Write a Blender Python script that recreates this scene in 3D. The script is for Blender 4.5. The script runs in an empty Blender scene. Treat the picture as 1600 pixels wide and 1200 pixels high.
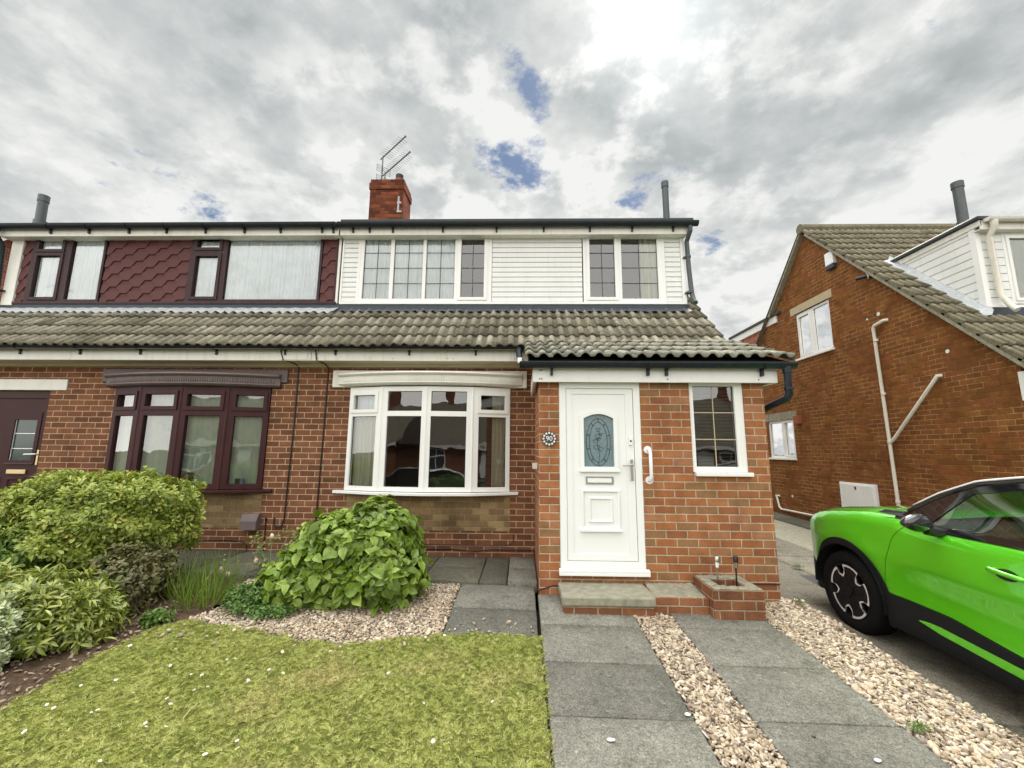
import bpy, bmesh, math, random
import numpy as np
from mathutils import Vector, Matrix
from mathutils.geometry import tessellate_polygon
rng = np.random.default_rng(7); random.seed(7)
S = bpy.context.scene
COL = S.collection
rad = math.radians

# ------------------------------------------------------------------ camera
CAMP = np.array([0.0, 0.0, 1.337])
F_, PI_, RO_, YA_ = 660.0, rad(8.91), rad(-0.48), rad(-1.369)
fwd = np.array([math.sin(YA_)*math.cos(PI_), math.cos(YA_)*math.cos(PI_), math.sin(PI_)])
rgt = np.array([math.cos(YA_), -math.sin(YA_), 0.0]); dwn = np.cross(fwd, rgt)
r2 = math.cos(RO_)*rgt + math.sin(RO_)*dwn; d2 = -math.sin(RO_)*rgt + math.cos(RO_)*dwn
cam = bpy.data.cameras.new('camera'); cam.sensor_width = 36; cam.lens = F_/1600*36
cam.clip_start = 0.05; cam.clip_end = 500
camo = bpy.data.objects.new('camera', cam); COL.objects.link(camo)
Mx = Matrix(((r2[0], -d2[0], -fwd[0], CAMP[0]), (r2[1], -d2[1], -fwd[1], CAMP[1]), (r2[2], -d2[2], -fwd[2], CAMP[2]), (0, 0, 0, 1)))
camo.matrix_world = Mx
S.camera = camo
S.view_settings.view_transform = 'Standard'; S.view_settings.look = 'None'
S.view_settings.exposure = 0.5; S.view_settings.gamma = 1
S.render.engine = 'CYCLES'
S.cycles.transparent_max_bounces = 16

# ------------------------------------------------------------------ node helper
class NG:
    def __init__(s, tree): s.t = tree; s.t.nodes.clear()
    def n(s, typ, props=None, **inp):
        nd = s.t.nodes.new(typ)
        for k, v in (props or {}).items(): setattr(nd, k, v)
        for k, v in inp.items():
            key = int(k[1:]) if k[0] == 'i' and k[1:].isdigit() else k.replace('_', ' ')
            s.set(nd.inputs[key], v)
        return nd
    def set(s, sock, v):
        if hasattr(v, 'links') or isinstance(v, bpy.types.NodeSocket): s.t.links.new(v, sock)
        elif isinstance(v, (tuple, list)) and len(v) == 3 and sock.type == 'RGBA': sock.default_value = (*v, 1)
        else: sock.default_value = v
    def m(s, op, a, b=None, c=None, clamp=False):
        nd = s.t.nodes.new('ShaderNodeMath'); nd.operation = op; nd.use_clamp = clamp
        for i, v in enumerate((a, b, c)):
            if v is not None: s.set(nd.inputs[i], v)
        return nd.outputs[0]
    def vm(s, op, a, b=None):
        nd = s.t.nodes.new('ShaderNodeVectorMath'); nd.operation = op
        s.set(nd.inputs[0], a)
        if b is not None: s.set(nd.inputs[1], b)
        return nd.outputs['Value'] if op in ('DOT_PRODUCT', 'LENGTH') else nd.outputs[0]
    def mix(s, f, a, b, mode='MIX'):
        nd = s.t.nodes.new('ShaderNodeMix'); nd.data_type = 'RGBA'; nd.blend_type = mode
        s.set(nd.inputs[0], f); s.set(nd.inputs[6], a); s.set(nd.inputs[7], b)
        return nd.outputs[2]
    def ramp(s, f, pts, interp='LINEAR'):
        nd = s.t.nodes.new('ShaderNodeValToRGB'); cr = nd.color_ramp; cr.interpolation = interp
        while len(cr.elements) < len(pts): cr.elements.new(0.5)
        for e, (p, c) in zip(cr.elements, pts):
            e.position = p; e.color = (*c, 1) if isinstance(c, (tuple, list)) else (c, c, c, 1)
        s.set(nd.inputs[0], f); return nd.outputs[0]
    def sstep(s, v, a, b):
        nd = s.t.nodes.new('ShaderNodeMapRange'); nd.interpolation_type = 'SMOOTHSTEP'
        s.set(nd.inputs[0], v); nd.inputs[1].default_value = a; nd.inputs[2].default_value = b
        return nd.outputs[0]
    def noise(s, vec, scale, detail=4, rough=.55, dist=0, out=0):
        nd = s.t.nodes.new('ShaderNodeTexNoise'); s.set(nd.inputs['Vector'], vec)
        nd.inputs['Scale'].default_value = scale; nd.inputs['Detail'].default_value = detail
        nd.inputs['Roughness'].default_value = rough; nd.inputs['Distortion'].default_value = dist
        return nd.outputs[out]
    def pos(s): return s.n('ShaderNodeNewGeometry').outputs['Position']

def new_mat(name):
    m = bpy.data.materials.new(name); m.use_nodes = True
    return m, NG(m.node_tree)
def finish(g, color, rough=.6, bump=None, bstr=.3, bdist=.01, spec=.5, metal=0, coat=0, extra=None):
    p = g.n('ShaderNodeBsdfPrincipled', Base_Color=color, Roughness=rough, Metallic=metal)
    p.inputs['Specular IOR Level'].default_value = spec
    p.inputs['Coat Weight'].default_value = coat; p.inputs['Coat Roughness'].default_value = .03
    if extra:
        for k, v in extra.items(): g.set(p.inputs[k], v)
    if bump is not None:
        b = g.n('ShaderNodeBump', Height=bump, Strength=bstr, Distance=bdist)
        g.t.links.new(b.outputs[0], p.inputs['Normal'])
    g.n('ShaderNodeOutputMaterial', Surface=p.outputs[0])
    return p

# ------------------------------------------------------------------ world: bright broken cloud
SUN_EL, SUN_AZ = rad(47.5), rad(21.3)      # azimuth measured from +Y towards +X
w = bpy.data.worlds.new('World'); S.world = w; w.use_nodes = True
g = NG(w.node_tree)
sky = g.n('ShaderNodeTexSky', dict(sky_type='NISHITA', sun_disc=False, sun_elevation=SUN_EL, sun_rotation=SUN_AZ))
dirv = g.vm('NORMALIZE', g.n('ShaderNodeTexCoord').outputs['Generated'])
sp = g.n('ShaderNodeSeparateXYZ', Vector=dirv)
zc = g.m('ADD', g.m('MAXIMUM', sp.outputs[2], 0.0), .22)
pv = g.n('ShaderNodeCombineXYZ', X=g.m('DIVIDE', sp.outputs[0], zc), Y=g.m('DIVIDE', sp.outputs[1], zc), Z=0.37).outputs[0]
n1 = g.noise(pv, 1.35, 9, .55)
n2 = g.noise(g.vm('ADD', pv, (4.1, 2.7, 0)), 1.15, 8, .52)
n3 = g.noise(g.vm('ADD', pv, (9.1, -3.7, 1)), 3.9, 8, .58)
def lobe(d, k):                                  # soft lobe around a direction
    return g.m('POWER', g.m('MAXIMUM', g.vm('DOT_PRODUCT', dirv, d), 0.0), k)
glow = lobe((.245, .629, .738), 30); glow2 = lobe((.245, .629, .738), 6)
holes = 0.0
wv = g.vm('NORMALIZE', g.vm('ADD', dirv, g.n('ShaderNodeVectorMath', dict(operation='SCALE'), i0=g.vm('SUBTRACT', g.noise(pv, 9, 5, .6, 0, 1), (.5, .5, .5)), Scale=.11).outputs[0]))   # wavering direction, so the gaps tear at the edges
for d_, k_, w_ in [((-0.021, 0.673, 0.739), 2600, 0.85), ((0.0, 0.715, 0.699), 2600, 0.95), ((0.031, 0.749, 0.662), 2600, 0.9), ((-0.093, 0.798, 0.596), 2200, 0.8), ((-0.026, 0.804, 0.594), 1800, 1.0), ((0.045, 0.815, 0.578), 2200, 0.9), ((0.17, 0.804, 0.569), 1500, 1.0), ((0.232, 0.808, 0.542), 2400, 0.85), ((0.307, 0.786, 0.537), 2600, 0.7), ((-0.43, 0.763, 0.483), 2600, 0.7), ((-0.562, 0.696, 0.447), 1500, 0.6), ((-0.657, 0.639, 0.399), 1800, 0.5), ((0.384, 0.818, 0.429), 3000, 0.6), ((0.575, 0.583, 0.574), 2600, 0.5)]:
    holes = g.m('ADD', holes, g.m('MULTIPLY', g.m('POWER', g.m('MAXIMUM', g.vm('DOT_PRODUCT', wv, d_), 0.0), k_*.45), w_))
holes = g.m('MINIMUM', holes, 1.15)
n4 = g.noise(g.vm('ADD', pv, (2.3, 6.1, 3)), 7.5, 8, .66, .15)
dens = g.m('SUBTRACT', g.m('ADD', g.m('MULTIPLY', n1, .30), g.m('MULTIPLY', n4, .70)), g.m('MULTIPLY', holes, .172))
cover = g.sstep(dens, .275, .415)
# cloud tone: mottled grey and white, whiter round the hidden sun, fine structure on the edges
tone = g.m('ADD', g.m('MULTIPLY', n2, .80), g.m('MULTIPLY', n3, .75))
tone = g.m('ADD', tone, g.m('MULTIPLY', g.m('SUBTRACT', .62, n1), .45))
tone = g.m('ADD', g.m('SUBTRACT', tone, .20), g.m('MULTIPLY', glow2, .05))
tone = g.m('ADD', tone, g.m('MULTIPLY', lobe((.08, .80, .58), 9), .15))
tone = g.m('ADD', tone, g.m('MULTIPLY', g.m('SUBTRACT', .55, dens), .25))
tone = g.m('SUBTRACT', tone, g.m('MULTIPLY', lobe((.62, .60, .50), 14), .05))
tone = g.m('SUBTRACT', tone, g.m('MULTIPLY', lobe((-.72, .50, .50), 8), .05))
puff = g.sstep(g.noise(g.vm('ADD', pv, (1.7, 8.3, 2)), 5.5, 9, .60), .45, .60)
tone = g.m('ADD', tone, g.m('MULTIPLY', g.m('SUBTRACT', puff, .42), g.m('ADD', .05, g.m('MULTIPLY', lobe((.08, .78, .60), 7), .17))))
tone = g.m('ADD', tone, .045)
ccol = g.ramp(tone, [(0.32, (.40, .43, .44)), (.46, (.52, .55, .555)), (.59, (.68, .705, .70)), (.74, (.97, .975, .95))])
front = g.m('MAXIMUM', sp.outputs[1], -1.0)
# unseen cloud behind the camera, made brighter to light the house front and gable
behind = g.sstep(g.m('ADD', g.m('MULTIPLY', sp.outputs[1], -.93), g.m('MULTIPLY', sp.outputs[0], -.36)), -.1, .75)
high = g.sstep(sp.outputs[2], .79, .93)  # unseen zenith cap, brightened to light the lawn and paving
cs = g.m('ADD', g.m('ADD', .66, g.m('MULTIPLY', high, 3.6)), g.m('MULTIPLY', behind, 1.45))
cs = g.m('ADD', cs, g.m('MULTIPLY', lobe((.245, .629, .738), 160), .45))
ccol = g.mix(g.m('MULTIPLY', behind, .85), ccol, (.78, .762, .715))
bgc = g.n('ShaderNodeBackground', Color=ccol, Strength=cs)
skc = g.mix(.75, g.n('ShaderNodeVectorMath', dict(operation='SCALE'), i0=sky.outputs[0], Scale=.06).outputs[0], (.095, .165, .30))
bgs = g.n('ShaderNodeBackground', Color=skc, Strength=1.0)
mx = g.n('ShaderNodeMixShader', Fac=cover); g.t.links.new(bgs.outputs[0], mx.inputs[1]); g.t.links.new(bgc.outputs[0], mx.inputs[2])
g.n('ShaderNodeOutputWorld', Surface=mx.outputs[0])

sun = bpy.data.lights.new('sun', 'SUN'); sun.energy = 1.5; sun.angle = rad(16); sun.color = (1, .96, .9)
suno = bpy.data.objects.new('sun', sun); COL.objects.link(suno)
sd = Vector((math.cos(SUN_EL)*math.sin(SUN_AZ), math.cos(SUN_EL)*math.cos(SUN_AZ), math.sin(SUN_EL)))
suno.rotation_euler = sd.to_track_quat('Z', 'Y').to_euler(); suno.location = (0, 20, 30)

# ------------------------------------------------------------------ mesh helpers
class MB:
    def __init__(s): s.v = []; s.f = []
    def add(s, vs, fs):
        o = len(s.v); s.v += [tuple(map(float, p)) for p in vs]; s.f += [tuple(i+o for i in f) for f in fs]; return s
    def box(s, x0, y0, z0, x1, y1, z1):
        return s.add([(x0,y0,z0),(x1,y0,z0),(x1,y1,z0),(x0,y1,z0),(x0,y0,z1),(x1,y0,z1),(x1,y1,z1),(x0,y1,z1)],
                     [(0,3,2,1),(4,5,6,7),(0,1,5,4),(1,2,6,5),(2,3,7,6),(3,0,4,7)])
    def obox(s, o, u, v, n, a, b, c):      # box at o with edge vectors u*a, v*b, n*c
        o, u, v, n = map(np.array, (o, u, v, n)); u = u*a; v = v*b; n = n*c
        P = [o, o+u, o+u+v, o+v, o+n, o+u+n, o+u+v+n, o+v+n]
        return s.add(P, [(0,3,2,1),(4,5,6,7),(0,1,5,4),(1,2,6,5),(2,3,7,6),(3,0,4,7)])
    def tube(s, pts, r, n=10, caps=True):
        pts = [np.array(p, float) for p in pts]; rs = r if isinstance(r, (list, tuple)) else [r]*len(pts)
        rings = []; prev = None
        for i, p in enumerate(pts):
            t = (pts[min(i+1, len(pts)-1)]-pts[max(i-1, 0)]); t = t/np.linalg.norm(t)
            if prev is None:
                a = np.array([0, 0, 1.0]) if abs(t[2]) < .9 else np.array([1.0, 0, 0])
                e = np.cross(t, a)
            else: e = prev - t*np.dot(prev, t)
            e = e/np.linalg.norm(e); prev = e; b = np.cross(t, e)
            rings.append([p+rs[i]*(math.cos(2*math.pi*k/n)*e+math.sin(2*math.pi*k/n)*b) for k in range(n)])
        vs = [q for R in rings for q in R]; fs = []
        for i in range(len(pts)-1):
            for k in range(n): fs.append((i*n+k, i*n+(k+1) % n, (i+1)*n+(k+1) % n, (i+1)*n+k))
        if caps: fs += [tuple(range(n))[::-1], tuple(range((len(pts)-1)*n, len(pts)*n))]
        return s.add(vs, fs)
    def prism(s, prof, o, a, b, ext, L, caps=True):  # profile (p,q) in axes a,b swept along ext*L
        o, a, b, ext = map(lambda q: np.array(q, float), (o, a, b, ext)); n = len(prof)
        A = [o+a*p+b*q for p, q in prof]; B = [p+ext*L for p in A]
        fs = [(k, (k+1) % n, (k+1) % n+n, k+n) for k in range(n)]
        if caps: fs += [tuple(range(n))[::-1], tuple(range(n, 2*n))]
        return s.add(A+B, fs)
    def poly(s, outer, holes, fn, depth=None):  # polygon with holes; fn maps (u,v) to 3-D; depth = reveal vector at holes
        loops = [outer]+holes; flat = [p for l in loops for p in l]
        tris = tessellate_polygon([[Vector((p[0], p[1], 0)) for p in l] for l in loops])
        P = [fn(*p) for p in flat]; s.add(P, [tuple(t) for t in tris])
        if depth is not None:
            dp = np.array(depth)
            for l in holes:
                A = [np.array(fn(*p)) for p in l]; B = [p+dp for p in A]; n = len(l)
                s.add(A+B, [(k, (k+1) % n, (k+1) % n+n, k+n) for k in range(n)])
        return s
def rect(u0, v0, u1, v1): return [(u0, v0), (u1, v0), (u1, v1), (u0, v1)]

def place(ob, parent, base):
    COL.objects.link(ob)
    if parent is not None: ob.parent = parent
    else: ob.location = base
ORG = {}
def org(o):
    while o is not None and o.name not in ORG: o = o.parent
    return ORG[o.name] if o is not None else np.zeros(3)
def mesh_obj(name, me, parent=None, base=(0, 0, 0)):
    b = org(parent) if parent is not None else np.array(base, float)
    if np.any(b): me.transform(Matrix.Translation(Vector(-b)))
    ob = bpy.data.objects.new(name, me); place(ob, parent, tuple(b))
    if parent is None: ORG[ob.name] = b
    return ob
def build(mb, name, mat, parent=None, base=(0, 0, 0), smooth=False, bevel=0, label=None, fix=True, seg=2):
    me = bpy.data.meshes.new(name); me.from_pydata(mb.v, [], mb.f); me.update()
    if fix:
        bm = bmesh.new(); bm.from_mesh(me); bmesh.ops.recalc_face_normals(bm, faces=bm.faces); bm.to_mesh(me); bm.free()
    if mat: me.materials.append(mat)
    if smooth: me.shade_smooth() if smooth is True else None
    ob = mesh_obj(name, me, parent, base)
    if smooth == 'auto': me.shade_smooth(); me.set_sharp_from_angle(angle=rad(40))
    if bevel:
        md = ob.modifiers.new('bevel', 'BEVEL'); md.width = bevel; md.segments = seg; md.limit_method = 'ANGLE'; md.angle_limit = rad(50)
    if label: ob['label'] = label
    return ob
def thing(name, label, cat, base, group=None):
    o = bpy.data.objects.new(name, None); COL.objects.link(o); o.location = base; ORG[o.name] = np.array(base, float)
    o.empty_display_size = .1
    o['label'] = label; o['category'] = cat
    if group: o['group'] = group
    return o
def tag(o, label, cat, group=None, kind=None):
    if label: o['label'] = label
    if cat: o['category'] = cat
    if group: o['group'] = group
    if kind: o['kind'] = kind
    return o
def kind(o, k): o['kind'] = k; return o
def fast_mesh(name, V, Fc, mat, tint=None, smooth=False):     # V (n,3), Fc (m,k) uniform polygons
    me = bpy.data.meshes.new(name); m, k = Fc.shape
    me.vertices.add(len(V)); me.vertices.foreach_set('co', V.astype(np.float32).ravel())
    me.loops.add(m*k); me.loops.foreach_set('vertex_index', Fc.astype(np.int32).ravel())
    me.polygons.add(m); me.polygons.foreach_set('loop_start', np.arange(0, m*k, k, dtype=np.int32))
    me.polygons.foreach_set('loop_total', np.full(m, k, dtype=np.int32))
    me.update(calc_edges=True)
    if tint is not None:
        at = me.attributes.new('tint', 'FLOAT', 'POINT'); at.data.foreach_set('value', tint.astype(np.float32))
    if smooth: me.shade_smooth()
    me.materials.append(mat); return me
def scatter(TV, TF, P, R, Sc, tv):            # template instances -> one big mesh's arrays
    N = len(P); n = len(TV)
    V = np.einsum('nij,nkj->nki', R, TV[None]*Sc[:, None, :] if Sc.ndim == 2 else TV[None]*Sc[:, None, None]) + P[:, None, :]
    Fc = (TF[None]+(np.arange(N)*n)[:, None, None]).reshape(-1, TF.shape[1])
    return V.reshape(-1, 3), Fc, np.repeat(tv, n)
def frame_from(fw, up):                        # rotation matrices with local y=fw, z ~ up
    fw = fw/np.linalg.norm(fw, axis=1, keepdims=True)
    x = np.cross(fw, up); x = x/(np.linalg.norm(x, axis=1, keepdims=True)+1e-9)
    z = np.cross(x, fw); return np.stack([x, fw, z], axis=2)

# ------------------------------------------------------------------ materials
def brick_mat(name, axis, cols, mortar, off=(0, 0), bw=.2, bh=.075, dirt=.35, base_z=0, mw=.0055, mvar=0.0):
    m, g = new_mat(name); P = g.pos(); s = g.n('ShaderNodeSeparateXYZ', Vector=P)
    nz = g.n('ShaderNodeTexNoise', Vector=P, Scale=38.0, Detail=2.0)
    ns = g.n('ShaderNodeSeparateColor', Color=nz.outputs[1])
    u = g.m('SUBTRACT', s.outputs[axis], off[0]); z = g.m('SUBTRACT', s.outputs[2], off[1])
    u = g.m('ADD', u, g.m('MULTIPLY', g.m('SUBTRACT', ns.outputs[0], .5), .006))
    z = g.m('ADD', z, g.m('MULTIPLY', g.m('SUBTRACT', ns.outputs[1], .5), .006))
    rz = g.m('DIVIDE', z, bh); row = g.m('FLOOR', rz); fz = g.m('FRACT', rz)
    uu = g.m('ADD', g.m('DIVIDE', u, bw), g.m('MULTIPLY', g.m('FLOORED_MODULO', row, 2.0), .5))
    cl = g.m('FLOOR', uu); fu = g.m('FRACT', uu)
    du = g.m('MULTIPLY', g.m('MINIMUM', fu, g.m('SUBTRACT', 1.0, fu)), bw)
    dz = g.m('MULTIPLY', g.m('MINIMUM', fz, g.m('SUBTRACT', 1.0, fz)), bh)
    d = g.m('MINIMUM', du, dz); face = g.sstep(d, mw-.0022, mw+.0022)
    idv = g.n('ShaderNodeCombineXYZ', X=cl, Y=row, Z=float(len(name))).outputs[0]
    wn = g.n('ShaderNodeTexWhiteNoise', dict(noise_dimensions='3D'), Vector=idv)
    k = len(cols); bc = g.ramp(wn.outputs[0], [(i/k, c) for i, c in enumerate(cols)], 'CONSTANT')
    fine = g.noise(P, 120, 3, .7); med = g.noise(P, 9, 4, .6); big = g.noise(P, 1.3, 4, .6)
    bc = g.mix(1.0, bc, g.ramp(fine, [(.3, .72), (.7, 1.22)]), 'MULTIPLY')
    bc = g.mix(1.0, bc, g.ramp(med, [(.3, .80), (.7, 1.15)]), 'MULTIPLY')
    mcl = g.mix(1.0, mortar, g.ramp(med, [(.3, .75), (.75, 1.2)]), 'MULTIPLY')
    if mvar: # pointing that has weathered to the colour of the brick in patches
        mcl = g.mix(g.sstep(g.noise(P, 2.2, 4, .65), .5-mvar*.25, .62-mvar*.25), mcl, bc)
    c = g.mix(face, mcl, bc)
    c = g.mix(g.m('MULTIPLY', g.sstep(big, .45, .75), dirt), c, (.05, .045, .03), 'MULTIPLY') if dirt else c
    h = g.m('ADD', g.m('MULTIPLY', face, 1.0), g.m('MULTIPLY', fine, .35))
    finish(g, c, .92, h, .8, .006, spec=.12)
    return m
def plain(name, c, rough=.5, var=.12, scale=6, spec=.5, metal=0, bstr=.1, dirt=None, coat=0, fine=90):
    m, g = new_mat(name); P = g.pos()
    a = g.noise(P, scale, 5, .6); b = g.noise(P, fine, 3, .6)
    k = g.ramp(a, [(.25, 1-var), (.75, 1+var)])
    col = g.mix(1.0, c, k, 'MULTIPLY')
    if dirt: # streaky grime
        sv = g.n('ShaderNodeMapping', Vector=P); sv.inputs['Scale'].default_value = (9, 9, 1.2)
        col = g.mix(g.m('MULTIPLY', g.sstep(g.noise(sv.outputs[0], 1.6, 6, .65), .45, .8), dirt[0]), col, dirt[1])
    finish(g, col, g.m('ADD', rough-.06, g.m('MULTIPLY', a, .12)), b, bstr, .003, spec, metal, coat)
    return m
M = {}
M['brick_main'] = brick_mat('red_brick', 0, [(.205,.086,.046),(.178,.074,.040),(.232,.100,.052),(.155,.066,.036),(.212,.094,.052)], (.48,.345,.225), (.035,.006))
M['brick_main_side'] = brick_mat('red_brick_side', 1, [(.225,.088,.040),(.190,.076,.036),(.255,.104,.046),(.165,.066,.032)], (.50,.345,.205), (.02,.006))
M['brick_porch'] = brick_mat('orange_brick', 0, [(.36,.140,.060),(.315,.122,.053),(.385,.160,.070),(.285,.112,.053),(.28,.148,.072),(.36,.165,.088),(.335,.133,.058)], (.47,.365,.25), (.07,.0), dirt=.2)
M['brick_porch_side'] = brick_mat('orange_brick_side', 1, [(.34,.128,.056),(.30,.11,.05),(.38,.15,.07),(.27,.10,.05)], (.50,.37,.26), (.0,.0), dirt=.2)
M['brick_tan'] = brick_mat('tan_brick', 0, [(.33,.225,.11),(.28,.185,.09),(.37,.26,.135),(.24,.16,.085)], (.36,.28,.17), (.085,.006), dirt=.5, mw=.004)
M['brick_nb'] = brick_mat('brown_brick', 1, [(.205,.085,.026),(.17,.070,.022),(.235,.100,.031),(.19,.075,.028),(.22,.082,.030)], (.40,.225,.10), (.02,-.02), dirt=.15, mvar=.22, mw=.0052)
M['brick_nbext'] = brick_mat('pink_brick', 1, [(.33,.11,.075),(.28,.09,.06),(.38,.13,.09)], (.45,.30,.22), (.02,-.02), dirt=.1)
M['brick_far'] = brick_mat('far_brick', 0, [(.24,.09,.05),(.20,.07,.04),(.27,.10,.06)], (.36,.25,.17), (.02,.0))
M['brick_chim'] = brick_mat('chimney_brick', 0, [(.185,.058,.030),(.135,.042,.024),(.22,.072,.036),(.10,.036,.022)], (.21,.10,.065), (.0,-.01), dirt=.6, mvar=.7)
M['brick_chim_side'] = brick_mat('chimney_brick_side', 1, [(.25,.07,.038),(.20,.056,.033),(.28,.085,.045),(.17,.05,.03)], (.21,.10,.065), (.0,-.01), dirt=.3, mvar=.7)
M['brick_planter'] = brick_mat('planter_brick', 0, [(.29,.12,.06),(.25,.10,.052),(.32,.135,.07),(.21,.09,.05)], (.42,.33,.23), (.045,-.035), dirt=.5, bh=.078)
M['brick_planter_side'] = brick_mat('planter_brick_side', 1, [(.27,.11,.055),(.23,.09,.045),(.29,.125,.06)], (.42,.33,.23), (.0,-.035), dirt=.5, bh=.078)
M['upvc'] = plain('white_upvc', (.80,.80,.78), .32, .03, 3, dirt=(.18, (.5,.47,.38)), bstr=.02)
M['upvc_door'] = plain('white_door', (.82,.83,.82), .3, .02, 3, bstr=.02)
M['fascia'] = plain('white_fascia', (.76,.745,.69), .42, .06, 2.5, dirt=(.45, (.42,.38,.26)), bstr=.03)
M['cream_soffit'] = plain('cream_soffit', (.60,.54,.38), .6, .08, 3, dirt=(.4, (.35,.3,.2)))
M['lintel'] = plain('painted_lintel', (.76,.755,.69), .55, .05, 5, dirt=(.3, (.45,.42,.32)))
M['clad'] = plain('white_cladding', (.76,.765,.75), .38, .05, 3, dirt=(.25, (.5,.48,.42)), bstr=.02)
M['maroon'] = plain('maroon_wood', (.042,.011,.012), .48, .25, 8, spec=.25, dirt=(.2, (.10,.045,.035)))
M['maroon_old'] = plain('weathered_maroon_frame', (.042,.020,.023), .55, .3, 14, spec=.25, dirt=(.4, (.10,.075,.072)))
M['purple_grey'] = plain('faded_purple_grey_board', (.15,.115,.112), .62, .18, 10, dirt=(.35, (.09,.07,.07)))
M['shingle'] = plain('maroon_shingle', (.088,.022,.021), .72, .2, 6, bstr=.35, fine=260)
M['lead'] = plain('dark_flashing', (.035,.045,.06), .55, .3, 8, bstr=.3)
M['lead_pale'] = plain('pale_lead_flashing', (.36,.38,.39), .5, .25, 14, bstr=.4)
M['gutter'] = plain('black_gutter', (.009,.014,.020), .42, .35, 12, spec=.35, dirt=(.25, (.04,.05,.05)))
M['grey_pipe'] = plain('grey_pipe', (.055,.066,.070), .42, .2, 10, dirt=(.3, (.16,.17,.15)))
M['white_pipe'] = plain('white_waste_pipe', (.70,.66,.58), .4, .1, 8, dirt=(.3, (.45,.36,.24)))
M['black'] = plain('black_plastic', (.008,.008,.009), .45, .2, 10)
M['felt'] = plain('dark_roof_felt', (.04,.045,.042), .8, .3, 8, bstr=.4)
M['concrete'] = plain('weathered_concrete', (.28,.265,.20), .9, .3, 14, spec=.2, bstr=.6, dirt=(.5, (.11,.11,.07)))
M['stone_lintel'] = plain('cream_stone_lintel', (.44,.37,.235), .8, .12, 14, bstr=.3)
M['metal'] = plain('brushed_metal', (.55,.53,.50), .3, .05, 20, metal=1, bstr=.05)
M['brass'] = plain('pale_brass', (.75,.60,.34), .35, .05, 20, metal=1)
M['white_plastic'] = plain('white_plastic', (.83,.84,.85), .28, .03, 6, bstr=.02)
M['terracotta'] = plain('terracotta', (.28,.075,.04), .75, .2, 20, bstr=.3)
M['gilt'] = plain('aged_gilt_bar', (.42,.36,.24), .5, .05, 20)
M['dark'] = plain('dark_interior', (.05,.04,.035), .9, .2, 2)
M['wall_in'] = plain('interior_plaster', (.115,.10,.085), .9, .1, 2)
M['skirt'] = plain('carpet', (.06,.035,.025), .95, .2, 10)
M['aerial'] = plain('aerial_metal', (.13,.14,.14), .45, .2, 20, metal=.6)
M['tyre'] = plain('tyre_rubber', (.006,.006,.006), .85, .2, 20, spec=.12, bstr=.2)

def lead_glass(name, tint, refl=1.0, rough=0.0, cap=None):
    m, g = new_mat(name)
    fr = g.n('ShaderNodeFresnel', IOR=1.52)
    fac = g.m('MULTIPLY', fr.outputs[0], 1.9*refl, clamp=True)
    P = g.pos(); b = g.n('ShaderNodeBump', Height=g.noise(P, 2.3, 2, .4), Strength=.06, Distance=.05)
    gl = g.n('ShaderNodeBsdfGlossy', Color=(1, 1, 1), Roughness=rough, Normal=b.outputs[0])
    if cap: fac = g.m('MINIMUM', fac, cap)
    tr = g.n('ShaderNodeBsdfTransparent', Color=tint)
    mx = g.n('ShaderNodeMixShader', Fac=fac); g.t.links.new(tr.outputs[0], mx.inputs[1]); g.t.links.new(gl.outputs[0], mx.inputs[2])
    g.n('ShaderNodeOutputMaterial', Surface=mx.outputs[0]); return m
M['glass'] = lead_glass('window_glass', (.90, .94, .92), 1.7)
M['car_glass'] = lead_glass('tinted_car_glass', (.42, .54, .48), .5, 0.0, .16)
def fabric(name, c, transl=.45):
    m, g = new_mat(name); P = g.pos()
    col = g.mix(1.0, c, g.ramp(g.noise(P, 5, 3), [(.3, .9), (.7, 1.08)]), 'MULTIPLY')
    d = g.n('ShaderNodeBsdfDiffuse', Color=col); t = g.n('ShaderNodeBsdfTranslucent', Color=col)
    mx = g.n('ShaderNodeMixShader', Fac=transl); g.t.links.new(d.outputs[0], mx.inputs[1]); g.t.links.new(t.outputs[0], mx.inputs[2])
    g.n('ShaderNodeOutputMaterial', Surface=mx.outputs[0]); return m
M['net'] = fabric('white_net_curtain', (.88,.92,.97), .12)
M['net_dim'] = fabric('grey_net_curtain', (.80,.84,.86), .15)
M['curtain'] = fabric('cream_curtain', (.66,.64,.50), .2)
M['blind'] = fabric('pale_green_blind', (.60,.66,.54), .2)
def frosted():
    m, g = new_mat('blue_grey_obscure_glass'); P = g.pos()
    finish(g, g.mix(g.noise(P, 30, 4), (.10,.165,.19), (.19,.27,.29)), .22, g.noise(P, 55, 4), .5, .004, spec=.8); return m
M['frosted'] = frosted()
M['dark_glass'] = plain('dark_green_door_glass', (.035,.055,.05), .12, .3, 9, spec=.7, bstr=.03, fine=12)
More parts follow.
